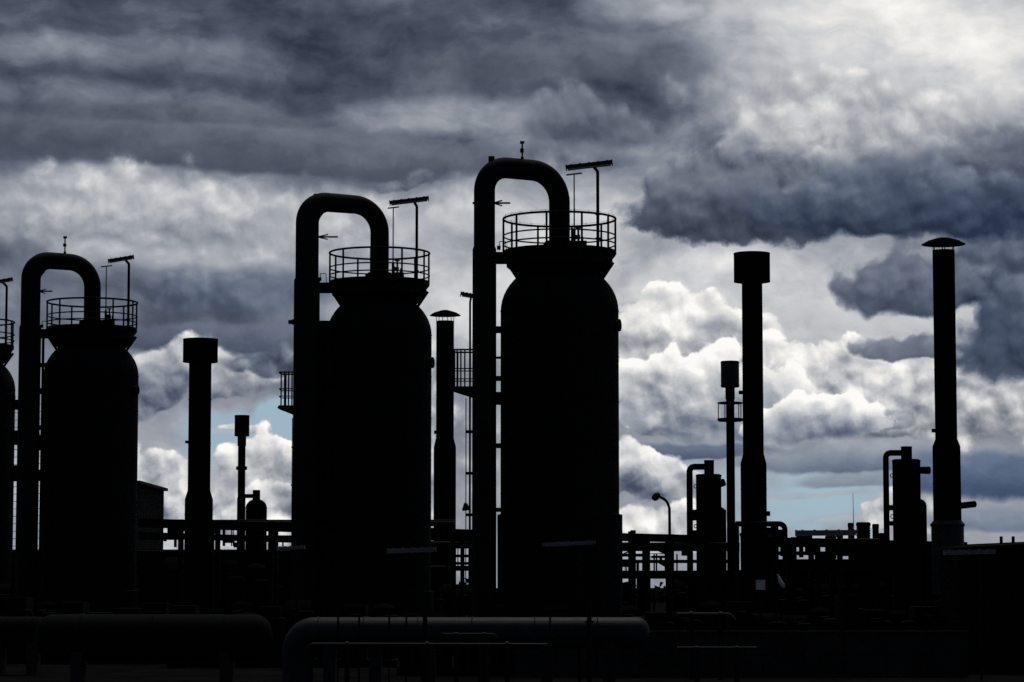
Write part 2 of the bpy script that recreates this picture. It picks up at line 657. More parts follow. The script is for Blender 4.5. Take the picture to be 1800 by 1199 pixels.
def fillet(pts, rad, steps=8):
    """a polyline with rounded corners"""
    pts = [Vector(p) for p in pts]
    out = [pts[0]]
    for i in range(1, len(pts) - 1):
        a, b, c = pts[i - 1], pts[i], pts[i + 1]
        d0, d1 = (a - b).normalized(), (c - b).normalized()
        ang = d0.angle(d1)
        r = rad[i - 1] if isinstance(rad, (list, tuple)) else rad
        cut = min(r / math.tan(ang / 2), (a - b).length * .499, (c - b).length * .499)
        r = cut * math.tan(ang / 2)
        p0, p1 = b + d0 * cut, b + d1 * cut
        cen = b + (d0 + d1).normalized() * (r / math.sin(ang / 2))
        e0, e1 = p0 - cen, p1 - cen
        full = e0.angle(e1)
        for k in range(steps + 1):
            t = k / steps
            out.append(cen + (e0 * math.sin((1 - t) * full) + e1 * math.sin(t * full)) / math.sin(full))
    out.append(pts[-1])
    return out


def structure(o):
    o['kind'] = 'structure'
    return o


# ================================================================== ground and far ground
g = MB().add([(-1500, -60, 0), (1500, -60, 0), (1500, 3500, 0), (-1500, 3500, 0)], [(0, 1, 2, 3)])
structure(g.build('ground', 'ground', smooth=False))

# ================================================================== the reactor towers
def rail_ring(parent, c, rad, z0, heights, offs, n, gap=None, post_r=.034):
    """a round guard rail: rails as parts, each post a part"""
    for k, h in enumerate(heights):
        nm = 'top_rail' if k == 0 else 'mid_rail'
        MB().ring((c[0], c[1], z0 + h), rad, .037 if k == 0 else .025, 72).build(nm, 'steel', parent)
    first = None
    a = [math.radians(offs + 360.0 / n * k) for k in range(n)]
    for k in range(n):
        p = Vector((c[0] + rad * math.cos(a[k]), c[1] + rad * math.sin(a[k]), z0))
        if first is None:
            first = MB().tube([p, p + Vector((0, 0, heights[0]))], post_r, 8).build('rail_post', 'steel', parent)
            p0 = p
        else:
            clone(first, 'rail_post', parent, p - p0)


def ladder(parent, x, y, z0, z1, w=.4, name='ladder', dirx=1.0):
    m = MB()
    for s in (-1, 1):
        m.tube([(x + s * w / 2 * dirx, y + s * w / 2 * (1 - abs(dirx)), z0), (x + s * w / 2 * dirx, y + s * w / 2 * (1 - abs(dirx)), z1)], .022, 6)
    z = z0 + .2
    while z < z1:
        m.tube([(x - w / 2 * dirx, y - w / 2 * (1 - abs(dirx)), z), (x + w / 2 * dirx, y + w / 2 * (1 - abs(dirx)), z)], .012, 5)
        z += .3
    return m.build(name, 'steel', parent)


def tower(cx, hw, deck_py, arch_py, leg_px, Y, label, k):
    s = mpp(deck_py, Y)
    c = at(cx, deck_py, Y)
    D = c.z                                  # deck height
    rs = hw * s                              # shell radius
    q = rs / 1.886
    t = thing('reactor_tower', label, 'tower', (c.x, Y, 0), 'reactor towers in a row')
    X, Yc = c.x, Y
    neck, tang = D - .73 * q, D - 1.84 * q
    bh = 1.585 * q
    pr = [(rs * 1.0, 1.2), (rs, tang)]
    for i in range(1, 15):
        a = i / 14 * math.pi / 2
        pr.append((max(.02, rs * math.cos(a)), tang + bh * math.sin(a)))
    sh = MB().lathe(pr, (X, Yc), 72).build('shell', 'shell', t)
    # banding of the cladding and the manway
    zb = 2.6
    while zb < tang + .02:
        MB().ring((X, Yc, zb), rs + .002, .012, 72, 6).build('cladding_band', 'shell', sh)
        zb += (tang - 2.6) / 6
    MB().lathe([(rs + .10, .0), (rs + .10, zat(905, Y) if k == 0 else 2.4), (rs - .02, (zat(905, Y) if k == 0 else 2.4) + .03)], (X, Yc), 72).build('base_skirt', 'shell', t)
    nz = {0: 575, 1: 640, 2: 688, 3: 700}[k]
    zn = zat(nz, Y)
    ln = .12 if k == 0 else .17
    nd = Vector((math.cos(R(-18)), math.sin(R(-18)), 0))
    nb = Vector((X, Yc, zn))
    nq = MB()
    nq.tube([nb + nd * (rs - .1), nb + nd * (rs + ln * .6), nb + nd * (rs + ln * .6), nb + nd * (rs + ln)], [.16, .16, .20, .20], 20)
    nq.build('nozzle', 'pipe', t)
    # flared support and deck
    MB().lathe([(1.30 * q, neck - .06), (1.33 * q, neck), (1.70 * q, D - .40 * q), (1.70 * q, D - .16 * q)], (X, Yc), 48).build('platform_bracket', 'steel', t)
    for j in range(10):
        a = R(12 + 36 * j)
        d = Vector((math.cos(a), math.sin(a), 0))
        p = Vector((X, Yc, 0))
        MB().span(p + d * 1.36 * q + Vector((0, 0, neck - .10)), p + d * 1.77 * q + Vector((0, 0, D - .22 * q)), .06, .10).build('bracket_strut', 'steel', t)
    MB().lathe([(1.70 * q, D - .17 * q), (1.80 * q, D - .05), (1.80 * q, D + .10), (1.78 * q, D + .10), (1.78 * q, D + .01)], (X, Yc), 60).build('platform_deck', 'steel', t)
    rail_ring(t, (X, Yc), 1.80 * q, D, (1.13 * q, .58 * q, .31 * q), 4 + 7 * k, 10)
    # outer leg and arch of the gooseneck pipe
    lp = at(leg_px, deck_py, Y - 1.2)
    ztop = zat(arch_py, Y - .9)
    rp = .335 * q
    za = ztop - rp
    path = [(X, Yc, D - .2), (X, Yc, za - .03), (lp.x, lp.y, za + .0), (lp.x, lp.y, D + .05)]
    rl = {0: .338, 1: .415, 2: .388, 3: .39}[k]     # the outer leg is lagged thicker on some towers
    fp = fillet(path, [.98 * q, .78 * q], 12)
    rr_ = [rp if i < 14 else rp + (rl - rp) * min(1, (i - 13) / 8) for i in range(len(fp))]
    gp = MB().tube(fp, rr_, 28).build('gooseneck_pipe', 'pipe', t)
    MB().tube([(lp.x, lp.y, D + .1), (lp.x, lp.y, D), (lp.x, lp.y, .3)], [rl + .005, rl * 1.12, rl * 1.14], 28).build('down_pipe', 'pipe', t)
    if k in (1, 2):                           # gusset in the inner corner of the bend
        u = (Vector((X, Yc, 0)) - Vector((lp.x, lp.y, 0))).normalized()
        b0 = Vector((lp.x, lp.y, 0)) + u * (rp - .04)
        zi = ztop - 2 * rp + .05
        w = Vector((-u.y, u.x, 0)) * .12
        vs = []
        for sg in (-1, 1):
            vs += [b0 + Vector((0, 0, zi - .52)) + w * sg, b0 + u * .40 + Vector((0, 0, zi + .02)) + w * sg, b0 + Vector((0, 0, zi + .1)) + w * sg]
        MB().add(vs, [(0, 1, 2), (5, 4, 3), (0, 3, 4, 1), (1, 4, 5, 2), (2, 5, 3, 0)]).build('bend_gusset', 'pipe', gp, smooth=False)
    # flange where the pipe enters the top of the vessel
    fl = MB()
    fl.lathe([(.43, D), (.43, D + .22), (.52, D + .22), (.52, D + .36), (.43, D + .36), (.43, D + .42)], (X, Yc), 28)
    fl.build('inlet_flange', 'steel', t)
    for j in range(8):
        a = R(45 * j + 10)
        MB().tube([(X + .47 * math.cos(a), Yc + .47 * math.sin(a), D + .20), (X + .47 * math.cos(a), Yc + .47 * math.sin(a), D + .40)], .02, 6).build('flange_bolt', 'steel', t)
    MB().box((X + .66, Yc + .1, D + .22), (.44, .4, .42)).build('junction_box', 'steel', t, smooth=False)
    # valve group beside the flange
    v = MB()
    for dx_, h in ((.50, .9), (.62, 1.15), (.75, .8)):
        v.tube([(X + dx_, Yc + .5, D), (X + dx_, Yc + .5, D + h * .8)], .035, 8)
    v.box((X + .60, Yc + .5, D + .62), (.16, .12, .14))
    v.box((X + .74, Yc + .5, D + .42), (.18, .14, .16))
    v.box((X + .70, Yc + .5, D + .24), (.14, .14, .12))
    v.ring((X + .62, Yc + .5, D + .93), .09, .018, 14, 6)
    v.build('valve', 'steel', t)
    # small vent on the arch
    if k in (0, 2):
        vx = at(918 if k == 0 else 114, arch_py, Y - .5)
        h = (34 if k == 0 else 32) * s
        z0 = ztop - .04
        vv = MB()
        vv.tube([(vx.x, vx.y, z0), (vx.x, vx.y, z0 + h * .95)], .028, 8)
        vv.tube([(vx.x, vx.y, z0), (vx.x, vx.y, z0 + .1)], .055, 8)
        vv.box((vx.x - .01, vx.y, z0 + h * .5), (.12, .1, .12))
        vo = vv.build('vent_valve', 'steel', t)
        vh = MB()
        vh.box((vx.x, vx.y, z0 + h * .92), (.14, .1, .07))
        for sx in (-.05, .0, .05):
            vh.tube([(vx.x + sx, vx.y, z0 + h * .88), (vx.x + sx, vx.y, z0 + h)], .022, 6)
        vh.build('vent_head', 'steel', vo)
    if k in (0, 1):                           # lifting stub behind the bend
        sp = at(864 if k == 0 else 556, 275 if k == 0 else 341, Y - 1.0)
        MB().tube([(sp.x, sp.y, sp.z - .55), (sp.x, sp.y, sp.z)], .10, 12).build('lifting_stub', 'steel', t)
    # pronged bracket on the inner side of the leg
    ap = {0: (870, 897, 357), 1: (560, 594, 416.5), 2: (71, 92, 512), 3: (-122, -100, 540)}[k]
    a0, a1 = at(ap[0] - 3, ap[2], Y - 1.2), at(ap[1], ap[2], Y - 1.2)
    pb = MB().tube([a0, a1], .03, 8)
    ln = a1.x - a0.x
    for sg in (-1, 1):
        pb.tube([a0, a0 + Vector((ln * .52, sg * .1, sg * .10))], .022, 6)
    MB().tube([(lp.x - rp - .04, a0.y, a0.z), (lp.x - rp + .1, a0.y, a0.z)], .04, 8).build('bracket_stub', 'steel', t)
    pb.build('pronged_bracket', 'steel', t)
    # brace between leg and platform
    z1 = D - .08
    MB().box(((lp.x + X - 1.7 * q) / 2, (lp.y + Yc) / 2 + .3, z1 - .08), (abs(X - lp.x) - 1.3 * q, .5, .34 * q)).build('leg_brace', 'steel', t, smooth=False)
    hk = MB()
    hx = lp.x + rp + .14
    hk.tube(fillet([(hx, lp.y, z1 + .05), (hx, lp.y, z1 + .34), (hx + .2, lp.y, z1 + .34), (hx + .22, lp.y, z1)], .03, 3), .014, 6)
    hk.box((hx - .02, lp.y, z1 + .14), (.12, .12, .12))
    hk.build('brace_hook', 'steel', t)
    return dict(t=t, X=X, Y=Yc, D=D, rs=rs, lp=lp, rp=rp, q=q, s=s)


T = []
T.append(tower(983.5, 103.5, 447, 276, 851.5, 86.5, 'tallest-looking nearest black reactor tower with arched pipe, right of centre', 0))
T.append(tower(667, 92, 500, 339, 539.5, 97.3, 'black reactor tower with arched pipe in the middle, cage on its left pipe', 1))
T.append(tower(161.5, 82.5, 581, 443, 53, 108.5, 'black reactor tower with arched pipe towards the left edge of the yard', 2))
T.append(tower(-49, 76, 611, 480, -152, 117.8, 'reactor tower cut off by the left edge, only railing and shoulder showing', 3))

# extra pieces between leg and shell
for k, rows in ((0, ((575, 586), (628, 631), (662, 670), (690, 712), (780, 788), (893, 900))),
                (1, ((565, 600), (660, 672), (760, 775), (860, 880))),
                (2, ((639, 646), (683, 693), (748, 756), (765, 792), (826, 846)))):
    d = T[k]
    for y0, y1 in rows:
        za, zb = zat(y1, d['Y'] - .6), zat(y0, d['Y'] - .6)
        x0, x1 = d['lp'].x, d['X'] - d['rs'] * .85
        MB().box(((x0 + x1) / 2, d['Y'] - .75, (za + zb) / 2), (x1 - x0, .3, zb - za)).build('pipe_clamp', 'steel', d['t'], smooth=False)
d = T[1]   # cable duct filling the slot
x0, x1 = d['lp'].x + d['rp'] * .6, d['X'] - d['rs'] * .9
MB().box(((x0 + x1) / 2, d['Y'] + .3, zat(567, d['Y']) / 2), (x1 - x0 + .5, .3, zat(567, d['Y']))).build('cable_duct', 'steel', d['t'], smooth=False)
d = T[2]
p = at(74.5, 700, d['Y'] - .2)
MB().tube([(p.x, p.y, 1.0), (p.x, p.y, zat(583, p.y))], .055, 10).build('riser_pipe', 'steel', d['t'])
p = at(71, 760, d['Y'])
ladder(d['t'], p.x, p.y + .2, 1.0, zat(700, p.y), .34)
d = T[2]
p = at(30, 800, d['Y'] + 1)
ladder(d['t'], p.x - .02, p.y, 1.0, zat(700, p.y), .24)
for y0, y1 in ((703, 720), (757, 782), (818, 846)):
    MB().box((p.x, p.y, (zat(y0, p.y) + zat(y1, p.y)) / 2), (.5, .4, zat(y0, p.y) - zat(y1, p.y))).build('pipe_clamp', 'steel', d['t'], smooth=False)

# side cage on the middle tower
d = T[1]
Yk = d['Y'] - 1.2
def cage(t, x0, x1, ytop, ydeck, ybot, Yk, rails, bars):
    a, b = at(x0, ydeck, Yk), at(x1, ydeck, Yk)
    zt, zb = zat(ytop, Yk), zat(ybot, Yk)
    MB().add([(a.x, Yk - .5, a.z), (b.x, Yk - .5, a.z), (b.x, Yk + .5, a.z), (a.x, Yk + .5, a.z),
              (a.x - .05, Yk - .5, (a.z + zb) / 2 + .08), (b.x, Yk - .5, zb), (b.x, Yk + .5, zb), (a.x - .05, Yk + .5, (a.z + zb) / 2 + .08)],
             [(0, 1, 2, 3), (7, 6, 5, 4), (0, 4, 5, 1), (1, 5, 6, 2), (2, 6, 7, 3), (3, 7, 4, 0)]).build('side_platform', 'steel', t, smooth=False)
    for j, ry in enumerate((ytop,) + rails):
        z = zat(ry, Yk)
        path = fillet([(b.x, Yk - .5, z), (a.x, Yk - .5, z), (a.x, Yk + .5, z), (b.x, Yk + .5, z)], .12, 4)
        MB().tube(path, .028 if j == 0 else .018, 6).build('cage_rail', 'steel', t)
    first = None
    for bx in bars:
        p = at(bx, ydeck, Yk - .5)
        if first is None:
            first = MB().tube([(p.x, Yk - .5, a.z), (p.x, Yk - .5, zt)], .028, 6).build('cage_bar', 'steel', t)
            p0 = p
        else:
            clone(first, 'cage_bar', t, (p.x - p0.x, 0, 0))
    clone(first, 'cage_bar', t, (.08, 1.0, 0))

cage(d['t'], 492, 522, 656, 714, 731, Yk, (685, 698), (494, 500, 507, 513))
p = at(513.5, 800, Yk)
MB().tube([(p.x, Yk, .5), (p.x, Yk, zat(735, Yk))], .016, 6).build('conduit', 'steel', d['t'])
for yy in (786, 853):
    MB().box((p.x + .04, Yk, zat(yy, Yk)), (.14, .1, .05)).build('conduit_clip', 'steel', d['t'], smooth=False)
p0, p1 = at(507, 566, Yk), at(520, 566, Yk)
MB().tube([p0, p0 + Vector((.12, 0, 0)), p0 + Vector((.12, 0, 0)), p1], [.075, .075, .10, .10], 12).build('leg_nozzle', 'steel', d['t'])
# side platform, ladder on the near tower
d = T[0]
Yk = d['Y'] - 1.0
cage(d['t'], 798, 840, 617, 681, 701, Yk, (650, 668), (799, 803.5, 810, 817))
for px, ya, yb in ((819, 700, 1040), (826, 530, 1040)):
    p = at(px, 800, Yk)
    MB().tube([(p.x, Yk, zat(yb, Yk)), (p.x, Yk, zat(ya, Yk))], .018 if px == 819 else .038, 6).build('ladder_stile', 'steel', d['t'])
for yy in (759, 832, 905):
    p0, p1 = at(818, yy, Yk), at(838, yy, Yk)
    MB().box((p0 + p1) / 2, (p1.x - p0.x, .12, .09)).build('ladder_clip', 'steel', d['t'], smooth=False)
# bird wire over the near rail
bw = MB().ring((d['X'], d['Y'], d['D'] + 1.21), 1.80, .004, 72, 4)
for j in range(24):
    a = R(15 * j)
    bw.tube([(d['X'] + 1.8 * math.cos(a), d['Y'] + 1.8 * math.sin(a), d['D'] + 1.12), (d['X'] + 1.8 * math.cos(a), d['Y'] + 1.8 * math.sin(a), d['D'] + 1.24)], .005, 4)
bw.build('bird_wire', 'steel', d['t'])

# ------------------------------------------------------------------ lamps on the platforms
def strip_lamp(name, label, base, pole_top, f0, f1, thick, cat='lamp', group=None, depth=.16, pole_r=.035, tubecol='diffuser', z_base=None, clamp=True, body='housing'):
    """a lamp post with a long lamp housing between f0 and f1"""
    t = thing(name, label, cat, base, group)
    b = Vector(base)
    f0, f1 = Vector(f0), Vector(f1)
    mid = f0 + (f1 - f0) * ((pole_top[0] - f0.x) / (f1.x - f0.x))
    path = fillet([b, (b.x, b.y, mid.z - .22), mid - Vector((0, 0, .02))], .14, 5)
    MB().tube(path, pole_r, 10).build('pole', 'steel', t)
    if clamp:
        for h in (.35, 1.12):
            MB().box((b.x, b.y, b.z + h), (.16, .1, .05)).build('clamp', 'steel', t, smooth=False)
    dr = (f1 - f0).normalized()
    up = Vector((0, 0, 1))
    up = (up - dr * up.dot(dr)).normalized()
    hb = MB()
    hb.span(f0 + up * thick * .12, f1 + up * thick * .12, depth, thick * .62)
    ho = hb.build('housing', body, t, smooth=False)
    MB().span(f0 + dr * .03 - up * thick * .34, f1 - dr * .03 - up * thick * .34, depth * .8, thick * .3).build('diffuser', tubecol, ho, smooth=False)
    for e, sg in ((f0, -1), (f1, 1)):
        MB().span(e + dr * sg * .001, e + dr * sg * .03, depth * 1.12, thick * 1.06).build('end_cap', body, ho, smooth=False)
    n = 5
    for j in range(n):
        pp = f0 + (f1 - f0) * ((j + .5) / n) + up * thick * .46
        MB().box(pp, (.05, depth * 1.1, .025)).build('clip', 'galv', ho, smooth=False)
    return t


def t_mast(label, base, top, half, tilt):
    t = thing('t_bar_mast', label, 'mast', base, 'T-bar masts on the platforms')
    b = Vector(base)
    MB().tube([b, (b.x, b.y, b.z + .9), (b.x, b.y, b.z + .9), (b.x, b.y, top)], [.05, .05, .024, .02], 8).build('pole', 'steel', t)
    MB().tube([(b.x - half, b.y, top - half * tilt), (b.x + half, b.y, top + half * tilt)], .026, 6).build('cross_bar', 'steel', t)


plat = [
    (0, 1051, 1042, (996, 295), (1075, 286), 10.0, 1009.5, 306, 14, 'long lamp on the platform of the nearest tower, highest of the platform lamps',
     'thin T-bar mast on the nearest tower, right of its arched pipe'),
    (1, 732.5, 727, (686, 357), (752.5, 349), 8.6, 691, 365, 10, 'long lamp on the middle tower platform, tilted up to the right',
     'thin T-bar mast on the middle tower, its bar hidden by the lamp'),
    (2, 227, 221, (191.5, 459), (234, 452), 7.0, 187.5, 468, 10, 'short tilted lamp on the platform of the left tower',
     'thin T-bar mast on the left tower beside its lamp'),
    (3, 13, 6, (-25, 499), (21, 491), 6.6, -28, 508, 10, 'lamp cut off by the left edge on a bent pole', 'thin T-bar mast just outside the left edge'),
]
for k, px, ptop, f0, f1, th, mx, mtop, mh, la, lb in plat:
    d = T[k]
    b = at(px, 440, d['Y'])
    off = b.x - d['X']
    yy = d['Y'] - math.sqrt(max(.01, (1.74 * d['q']) ** 2 - off ** 2)) * .98
    b = at(px, 440, yy)
    F0, F1 = at(f0[0], f0[1], yy), at(f1[0], f1[1], yy)
    strip_lamp('platform_lamp', la, (b.x, yy, d['D'] + .012), (at(ptop, 300, yy).x,), F0, F1, th * d['s'], 'lamp', 'long lamps on the tower platforms', pole_r=.052)
    if k < 3:
        ym = d['Y'] + .9
        b = at(mx, 440, ym)
        t_mast(lb, (b.x, ym, d['D'] + .012), zat(mtop, ym), mh * d['s'], .12)

d = T[0]
yy = d['Y'] - 1.0
b = at(826, 617, yy)
F0, F1 = at(810, 515, yy), at(840, 524, yy)
strip_lamp('walkway_lamp', 'lamp on a bent pole half hidden behind the leftmost pipe of nearest tower', (b.x, yy + .25, zat(683, yy)), (at(828, 520, yy).x,), at(811, 517, yy + .25), at(842, 522, yy + .25), 8 * d['s'], clamp=False)

fd = at(819, 893, 86.0)
fl = thing('floodlight', 'small round floodlight clamped to the ladder of the nearest tower', 'floodlight', (fd.x, 86.0, fd.z))
MB().tube([fd + Vector((-.09, 0, .05)), fd + Vector((-.02, 0, .03)), fd + Vector((.08, 0, -.03))], [.13, .14, .06], 14).build('lamp_head', 'housing', fl)
MB().box(fd + Vector((.10, 0, -.05)), (.12, .05, .05)).build('bracket', 'steel', fl, smooth=False)

# ================================================================== chimney stacks
def prof(Y, rows):
    return [(hw * mpp(y, Y), zat(y, Y)) for hw, y in rows]


def stack(name, label, cx_top, y_top, Y, rows, cap, group, mt='stack', cap_rows=None, hat=None, base_rows=None):
    c = at(cx_top, y_top, Y)
    t = thing(name, label, 'chimney', (c.x, Y, 0), group)
    pr = prof(Y, rows)
    pr = sorted(pr, key=lambda p: p[1])
    pr = [(pr[0][0], 0.0)] + pr
    MB().lathe(pr, (c.x, Y), 40).build('flue', mt, t)
    if cap_rows:
        MB().lathe(sorted(prof(Y, cap_rows), key=lambda p: p[1]), (c.x, Y), 40).build('cap', mt, t)
        hw, y0 = cap_rows[0]
        y1 = cap_rows[-1][1]
        for yy in (y0 + 1.5, y1 - 1.5):
            MB().ring((c.x, Y, zat(yy, Y)), hw * mpp(yy, Y), .014, 40, 6).build('cap_band', mt, t)
    if hat:
        bw_, by, ty, fw, body_y, body_hw = hat
        zb, zt = zat(by, Y), zat(ty, Y)
        m_ = mpp(by, Y)
        rows_ = [(bw_ * m_, zb), (bw_ * m_, zb + .02), (bw_ * .72 * m_, zb + (zt - zb) * .55), (fw * m_, zt - .02), (fw * .6 * m_, zt)]
        MB().lathe(rows_, (c.x, Y), 32).build('rain_hat', mt, t)
        for j in range(6):
            a = R(60 * j + 15)
            p = Vector((c.x + (body_hw + .6) * m_ * math.cos(a), Y + (body_hw + .6) * m_ * math.sin(a), 0))
            MB().tube([p + Vector((0, 0, zat(body_y + 6, Y))), p + Vector((0, 0, zb + .03))], .017, 6).build('hat_strut', 'steel', t)
    return t, c


def nozzle(t, p0, p1, r, name='nozzle', flange=True):
    p0, p1 = Vector(p0), Vector(p1)
    d_ = p1 - p0
    if flange:
        MB().tube([p0, p0 + d_ * .6, p0 + d_ * .6, p1], [r, r, r * 1.3, r * 1.3], 16).build(name, 'stack', t)
    else:
        MB().tube([p0, p1 - d_ * .04, p1], [r, r, r * .8], 16).build(name, 'stack', t)


def steps_(t, c, Y, rows):
    for y, hw in rows:
        MB().ring((c.x, Y, zat(y, Y)), hw * mpp(y, Y) + .004, .012, 40, 6).build('flue_band', 'stack', t)


# left capped stack
Y = 98.0
t, c = stack('capped_chimney', 'black chimney with wide drum cap between the left and middle towers', 352.5, 600, Y,
             [(19.6, 630), (19.8, 862), (24.6, 878), (24.6, 1040)], None, 'wide drum-capped chimneys', cap_rows=[(30.5, 596), (30.5, 637)])
steps_(t, c, Y, [(702, 19.8), (780, 19.9), (905, 24.6), (640, 19.7)])
p = at(328.5, 777, Y)
nozzle(t, p + Vector((-.06, 0, 0)), p + Vector((.2, 0, 0)), .05, flange=False)
# right capped stack
Y = 100.0
t, c = stack('capped_chimney', 'tall black chimney with wide drum cap under the dark cloud', 1321.5, 450, Y,
             [(18.0, 490), (18.3, 798), (22.8, 815), (22.8, 936), (25.5, 938), (25.0, 942), (24.0, 944), (24.0, 1040)], None, 'wide drum-capped chimneys', cap_rows=[(31.8, 445), (31.8, 496)])
steps_(t, c, Y, [(560, 18.1), (650, 18.1), (740, 18.2), (860, 22.8)])
p = at(1302, 690, Y)
nozzle(t, p + Vector((-.07, 0, 0)), p + Vector((.2, 0, 0)), .07, flange=False)
p = at(1346, 903, Y)
nozzle(t, p + Vector((-.2, -.1, 0)), p + Vector((.15, -.1, 0)), .07)
# right hatted stack
Y = 95.0
t, c = stack('hatted_chimney', 'tall black chimney with broad rain hat at the far right', 1658.5, 437, Y,
             [(19.3, 440), (19.2, 772), (24.3, 785), (24.5, 916)], None, 'rain-hatted chimneys', hat=(38.5, 430.3, 418, 13, 440, 19))
MB().lathe(sorted(prof(Y, [(24.6, 915), (30.5, 922), (30.3, 925), (28.5, 925.5), (28.5, 1045)]), key=lambda p: p[1]), (c.x, Y), 40).build('base_collar', 'housing', t)
steps_(t, c, Y, [(540, 19.3), (650, 19.3), (850, 24.4)])
p = at(1640.5, 757, Y)
nozzle(t, p + Vector((-.05, 0, 0)), p + Vector((.2, 0, 0)), .07, flange=False)
p0, p1 = at(1684, 889.5, Y - .1), at(1715, 886, Y - .5)
nozzle(t, p0, p1, .115, flange=False)
# middle hatted stack
Y = 122.0
t, c = stack('hatted_chimney', 'slimmer black chimney with rain hat squeezed between the two big towers', 782.5, 563, Y,
             [(15.6, 564.5), (15.6, 770), (19.6, 786), (19.6, 1040)], None, 'rain-hatted chimneys', hat=(27.3, 555, 545, 7, 564.5, 15))
steps_(t, c, Y, [(640, 15.6), (720, 15.6)])
p = at(767, 760, Y)
nozzle(t, p + Vector((-.1, 0, 0)), p + Vector((.2, 0, 0)), .08, flange=False)
# slim stack left
Y = 112.0
t, c = stack('slim_stack', 'slim stack with faceted head above the small domed tank', 425.5, 735, Y,
             [(6.6, 765), (6.6, 873), (7.4, 876), (7.6, 1040)], None, 'slim stacks with cylinder heads')
hz0, hz1 = zat(767, Y), zat(730.5, Y)
m_ = mpp(750, Y)
hd = MB().lathe([(13 * m_, hz0), (13 * m_, hz1)], (c.x, Y), 8).build('head', 'panel', t, smooth=False)
MB().lathe([(13.4 * m_, hz1 - .05), (13.4 * m_, hz1 + .01)], (c.x, Y), 8).build('head_rim', 'steel', hd, smooth=False)
MB().lathe([(7.6 * m_, zat(784, Y)), (7.6 * m_, hz0)], (c.x, Y), 20).build('sleeve', 'stack', t)
MB().lathe([(9.8 * m_, zat(826, Y)), (9.8 * m_, zat(820, Y))], (c.x, Y), 20).build('collar', 'stack', t)
# slim stack right
Y = 104.0
t, c = stack('slim_stack', 'slim stack with ringed cylinder head and small platform beside the tall capped chimney', 1283, 640, Y,
             [(7.3, 678), (7.5, 1040)], None, 'slim stacks with cylinder heads')
m_ = mpp(700, Y)
hd = MB().lathe([(15.2 * m_, zat(681, Y)), (16.2 * m_, zat(680, Y)), (16.2 * m_, zat(636, Y)), (15.4 * m_, zat(635, Y))], (c.x, Y), 28).build('head', 'housing', t)
for yy in (678, 638):
    MB().ring((c.x, Y, zat(yy, Y)), 16.2 * m_, .018, 32, 6).build('head_band', 'steel', hd)
MB().lathe([(8.3 * m_, zat(702, Y)), (8.3 * m_, zat(680, Y))], (c.x, Y), 20).build('sleeve', 'stack', t)
MB().lathe([(20 * m_, zat(741, Y)), (22.5 * m_, zat(739, Y)), (22.5 * m_, zat(735.5, Y))], (c.x, Y), 28).build('platform', 'steel', t)
MB().ring((c.x, Y, zat(708.5, Y)), 21 * m_, .03, 40, 6).build('hoop', 'steel', t)
for j in range(5):
    a = R(184 + 72 * j)
    MB().tube([(c.x + 21 * m_ * math.cos(a), Y + 21 * m_ * math.sin(a), zat(737, Y)), (c.x + 21 * m_ * math.cos(a), Y + 21 * m_ * math.sin(a), zat(708.5, Y))], .02, 6).build('hoop_post', 'steel', t)

# ================================================================== process columns
def column(label, Y, xb0, xb1, yb, xn0, xn1, yn, xp0, xp1, yp0, yp1, noz, lugs, flg):
    cxp = (xb0 + xb1) / 2
    c = at(cxp, yb + 40, Y)
    t = thing('process_column', label, 'column', (c.x, Y, 0), 'process columns with side pipes')
    m_ = mpp(yb + 40, Y)
    rb = (xb1 - xb0) / 2 * m_
    zt = zat(yb, Y)
    MB().lathe([(rb * .95, 0), (rb * .95, .6), (rb, .6), (rb, zt - .06), (rb * 1.03, zt - .06), (rb * 1.03, zt - .01), (rb * .9, zt + .03)], (c.x, Y), 36).build('shell', 'stack', t)
    rn = (xn1 - xn0) / 2 * m_
    cn = at((xn0 + xn1) / 2, yn, Y)
    zn = zat(yn, Y)
    MB().lathe([(rn, zt - .02), (rn, zn - .03), (rn * 1.05, zn - .03), (rn * 1.05, zn)], (cn.x, Y), 24).build('neck', 'stack', t)
    rp = (xp1 - xp0) / 2 * m_
    px = at((xp0 + xp1) / 2, 900, Y).x
    zp = (zat(yp0, Y) + zat(yp1, Y)) / 2
    MB().tube(fillet([(cn.x, Y, zp), (px, Y, zp), (px, Y, .2)], rp * 1.5, 3), rp, 16).build('side_pipe', 'stack', t)
    for yl in lugs:
        z = zat(yl, Y)
        pts = [(c.x - rb - .03 + .05 * math.cos(a), Y, z + .07 * math.sin(a)) for a in [2 * math.pi * i / 12 for i in range(12)]]
        MB().tube(pts, .018, 6, closed=True).build('lifting_lug', 'steel', t)
    for f0, f1 in flg:
        z0, z1 = zat(f1, Y), zat(f0, Y)
        MB().box(((c.x - rb + px) / 2 + .1, Y, (z0 + z1) / 2), (abs(c.x - rb - px) * .75 + .1, .3, z1 - z0)).build('pipe_support', 'steel', t, smooth=False)
    for (nx, y0, y1, tilt) in noz:
        z = (zat(y0, Y) + zat(y1, Y)) / 2
        r = (zat(y0, Y) - zat(y1, Y)) / 2
        x1 = at(nx, (y0 + y1) / 2, Y).x
        MB().tube([(c.x + rb * .5, Y - .1, z - tilt * .3), (x1 - .09, Y - .1, z + tilt * .1), (x1 - .04, Y - .1, z + tilt * .15), (x1, Y - .1, z + tilt * .2)], [r * .85, r * .95, r, r * .7], 16).build('nozzle', 'stack', t)
    return t, c, rb


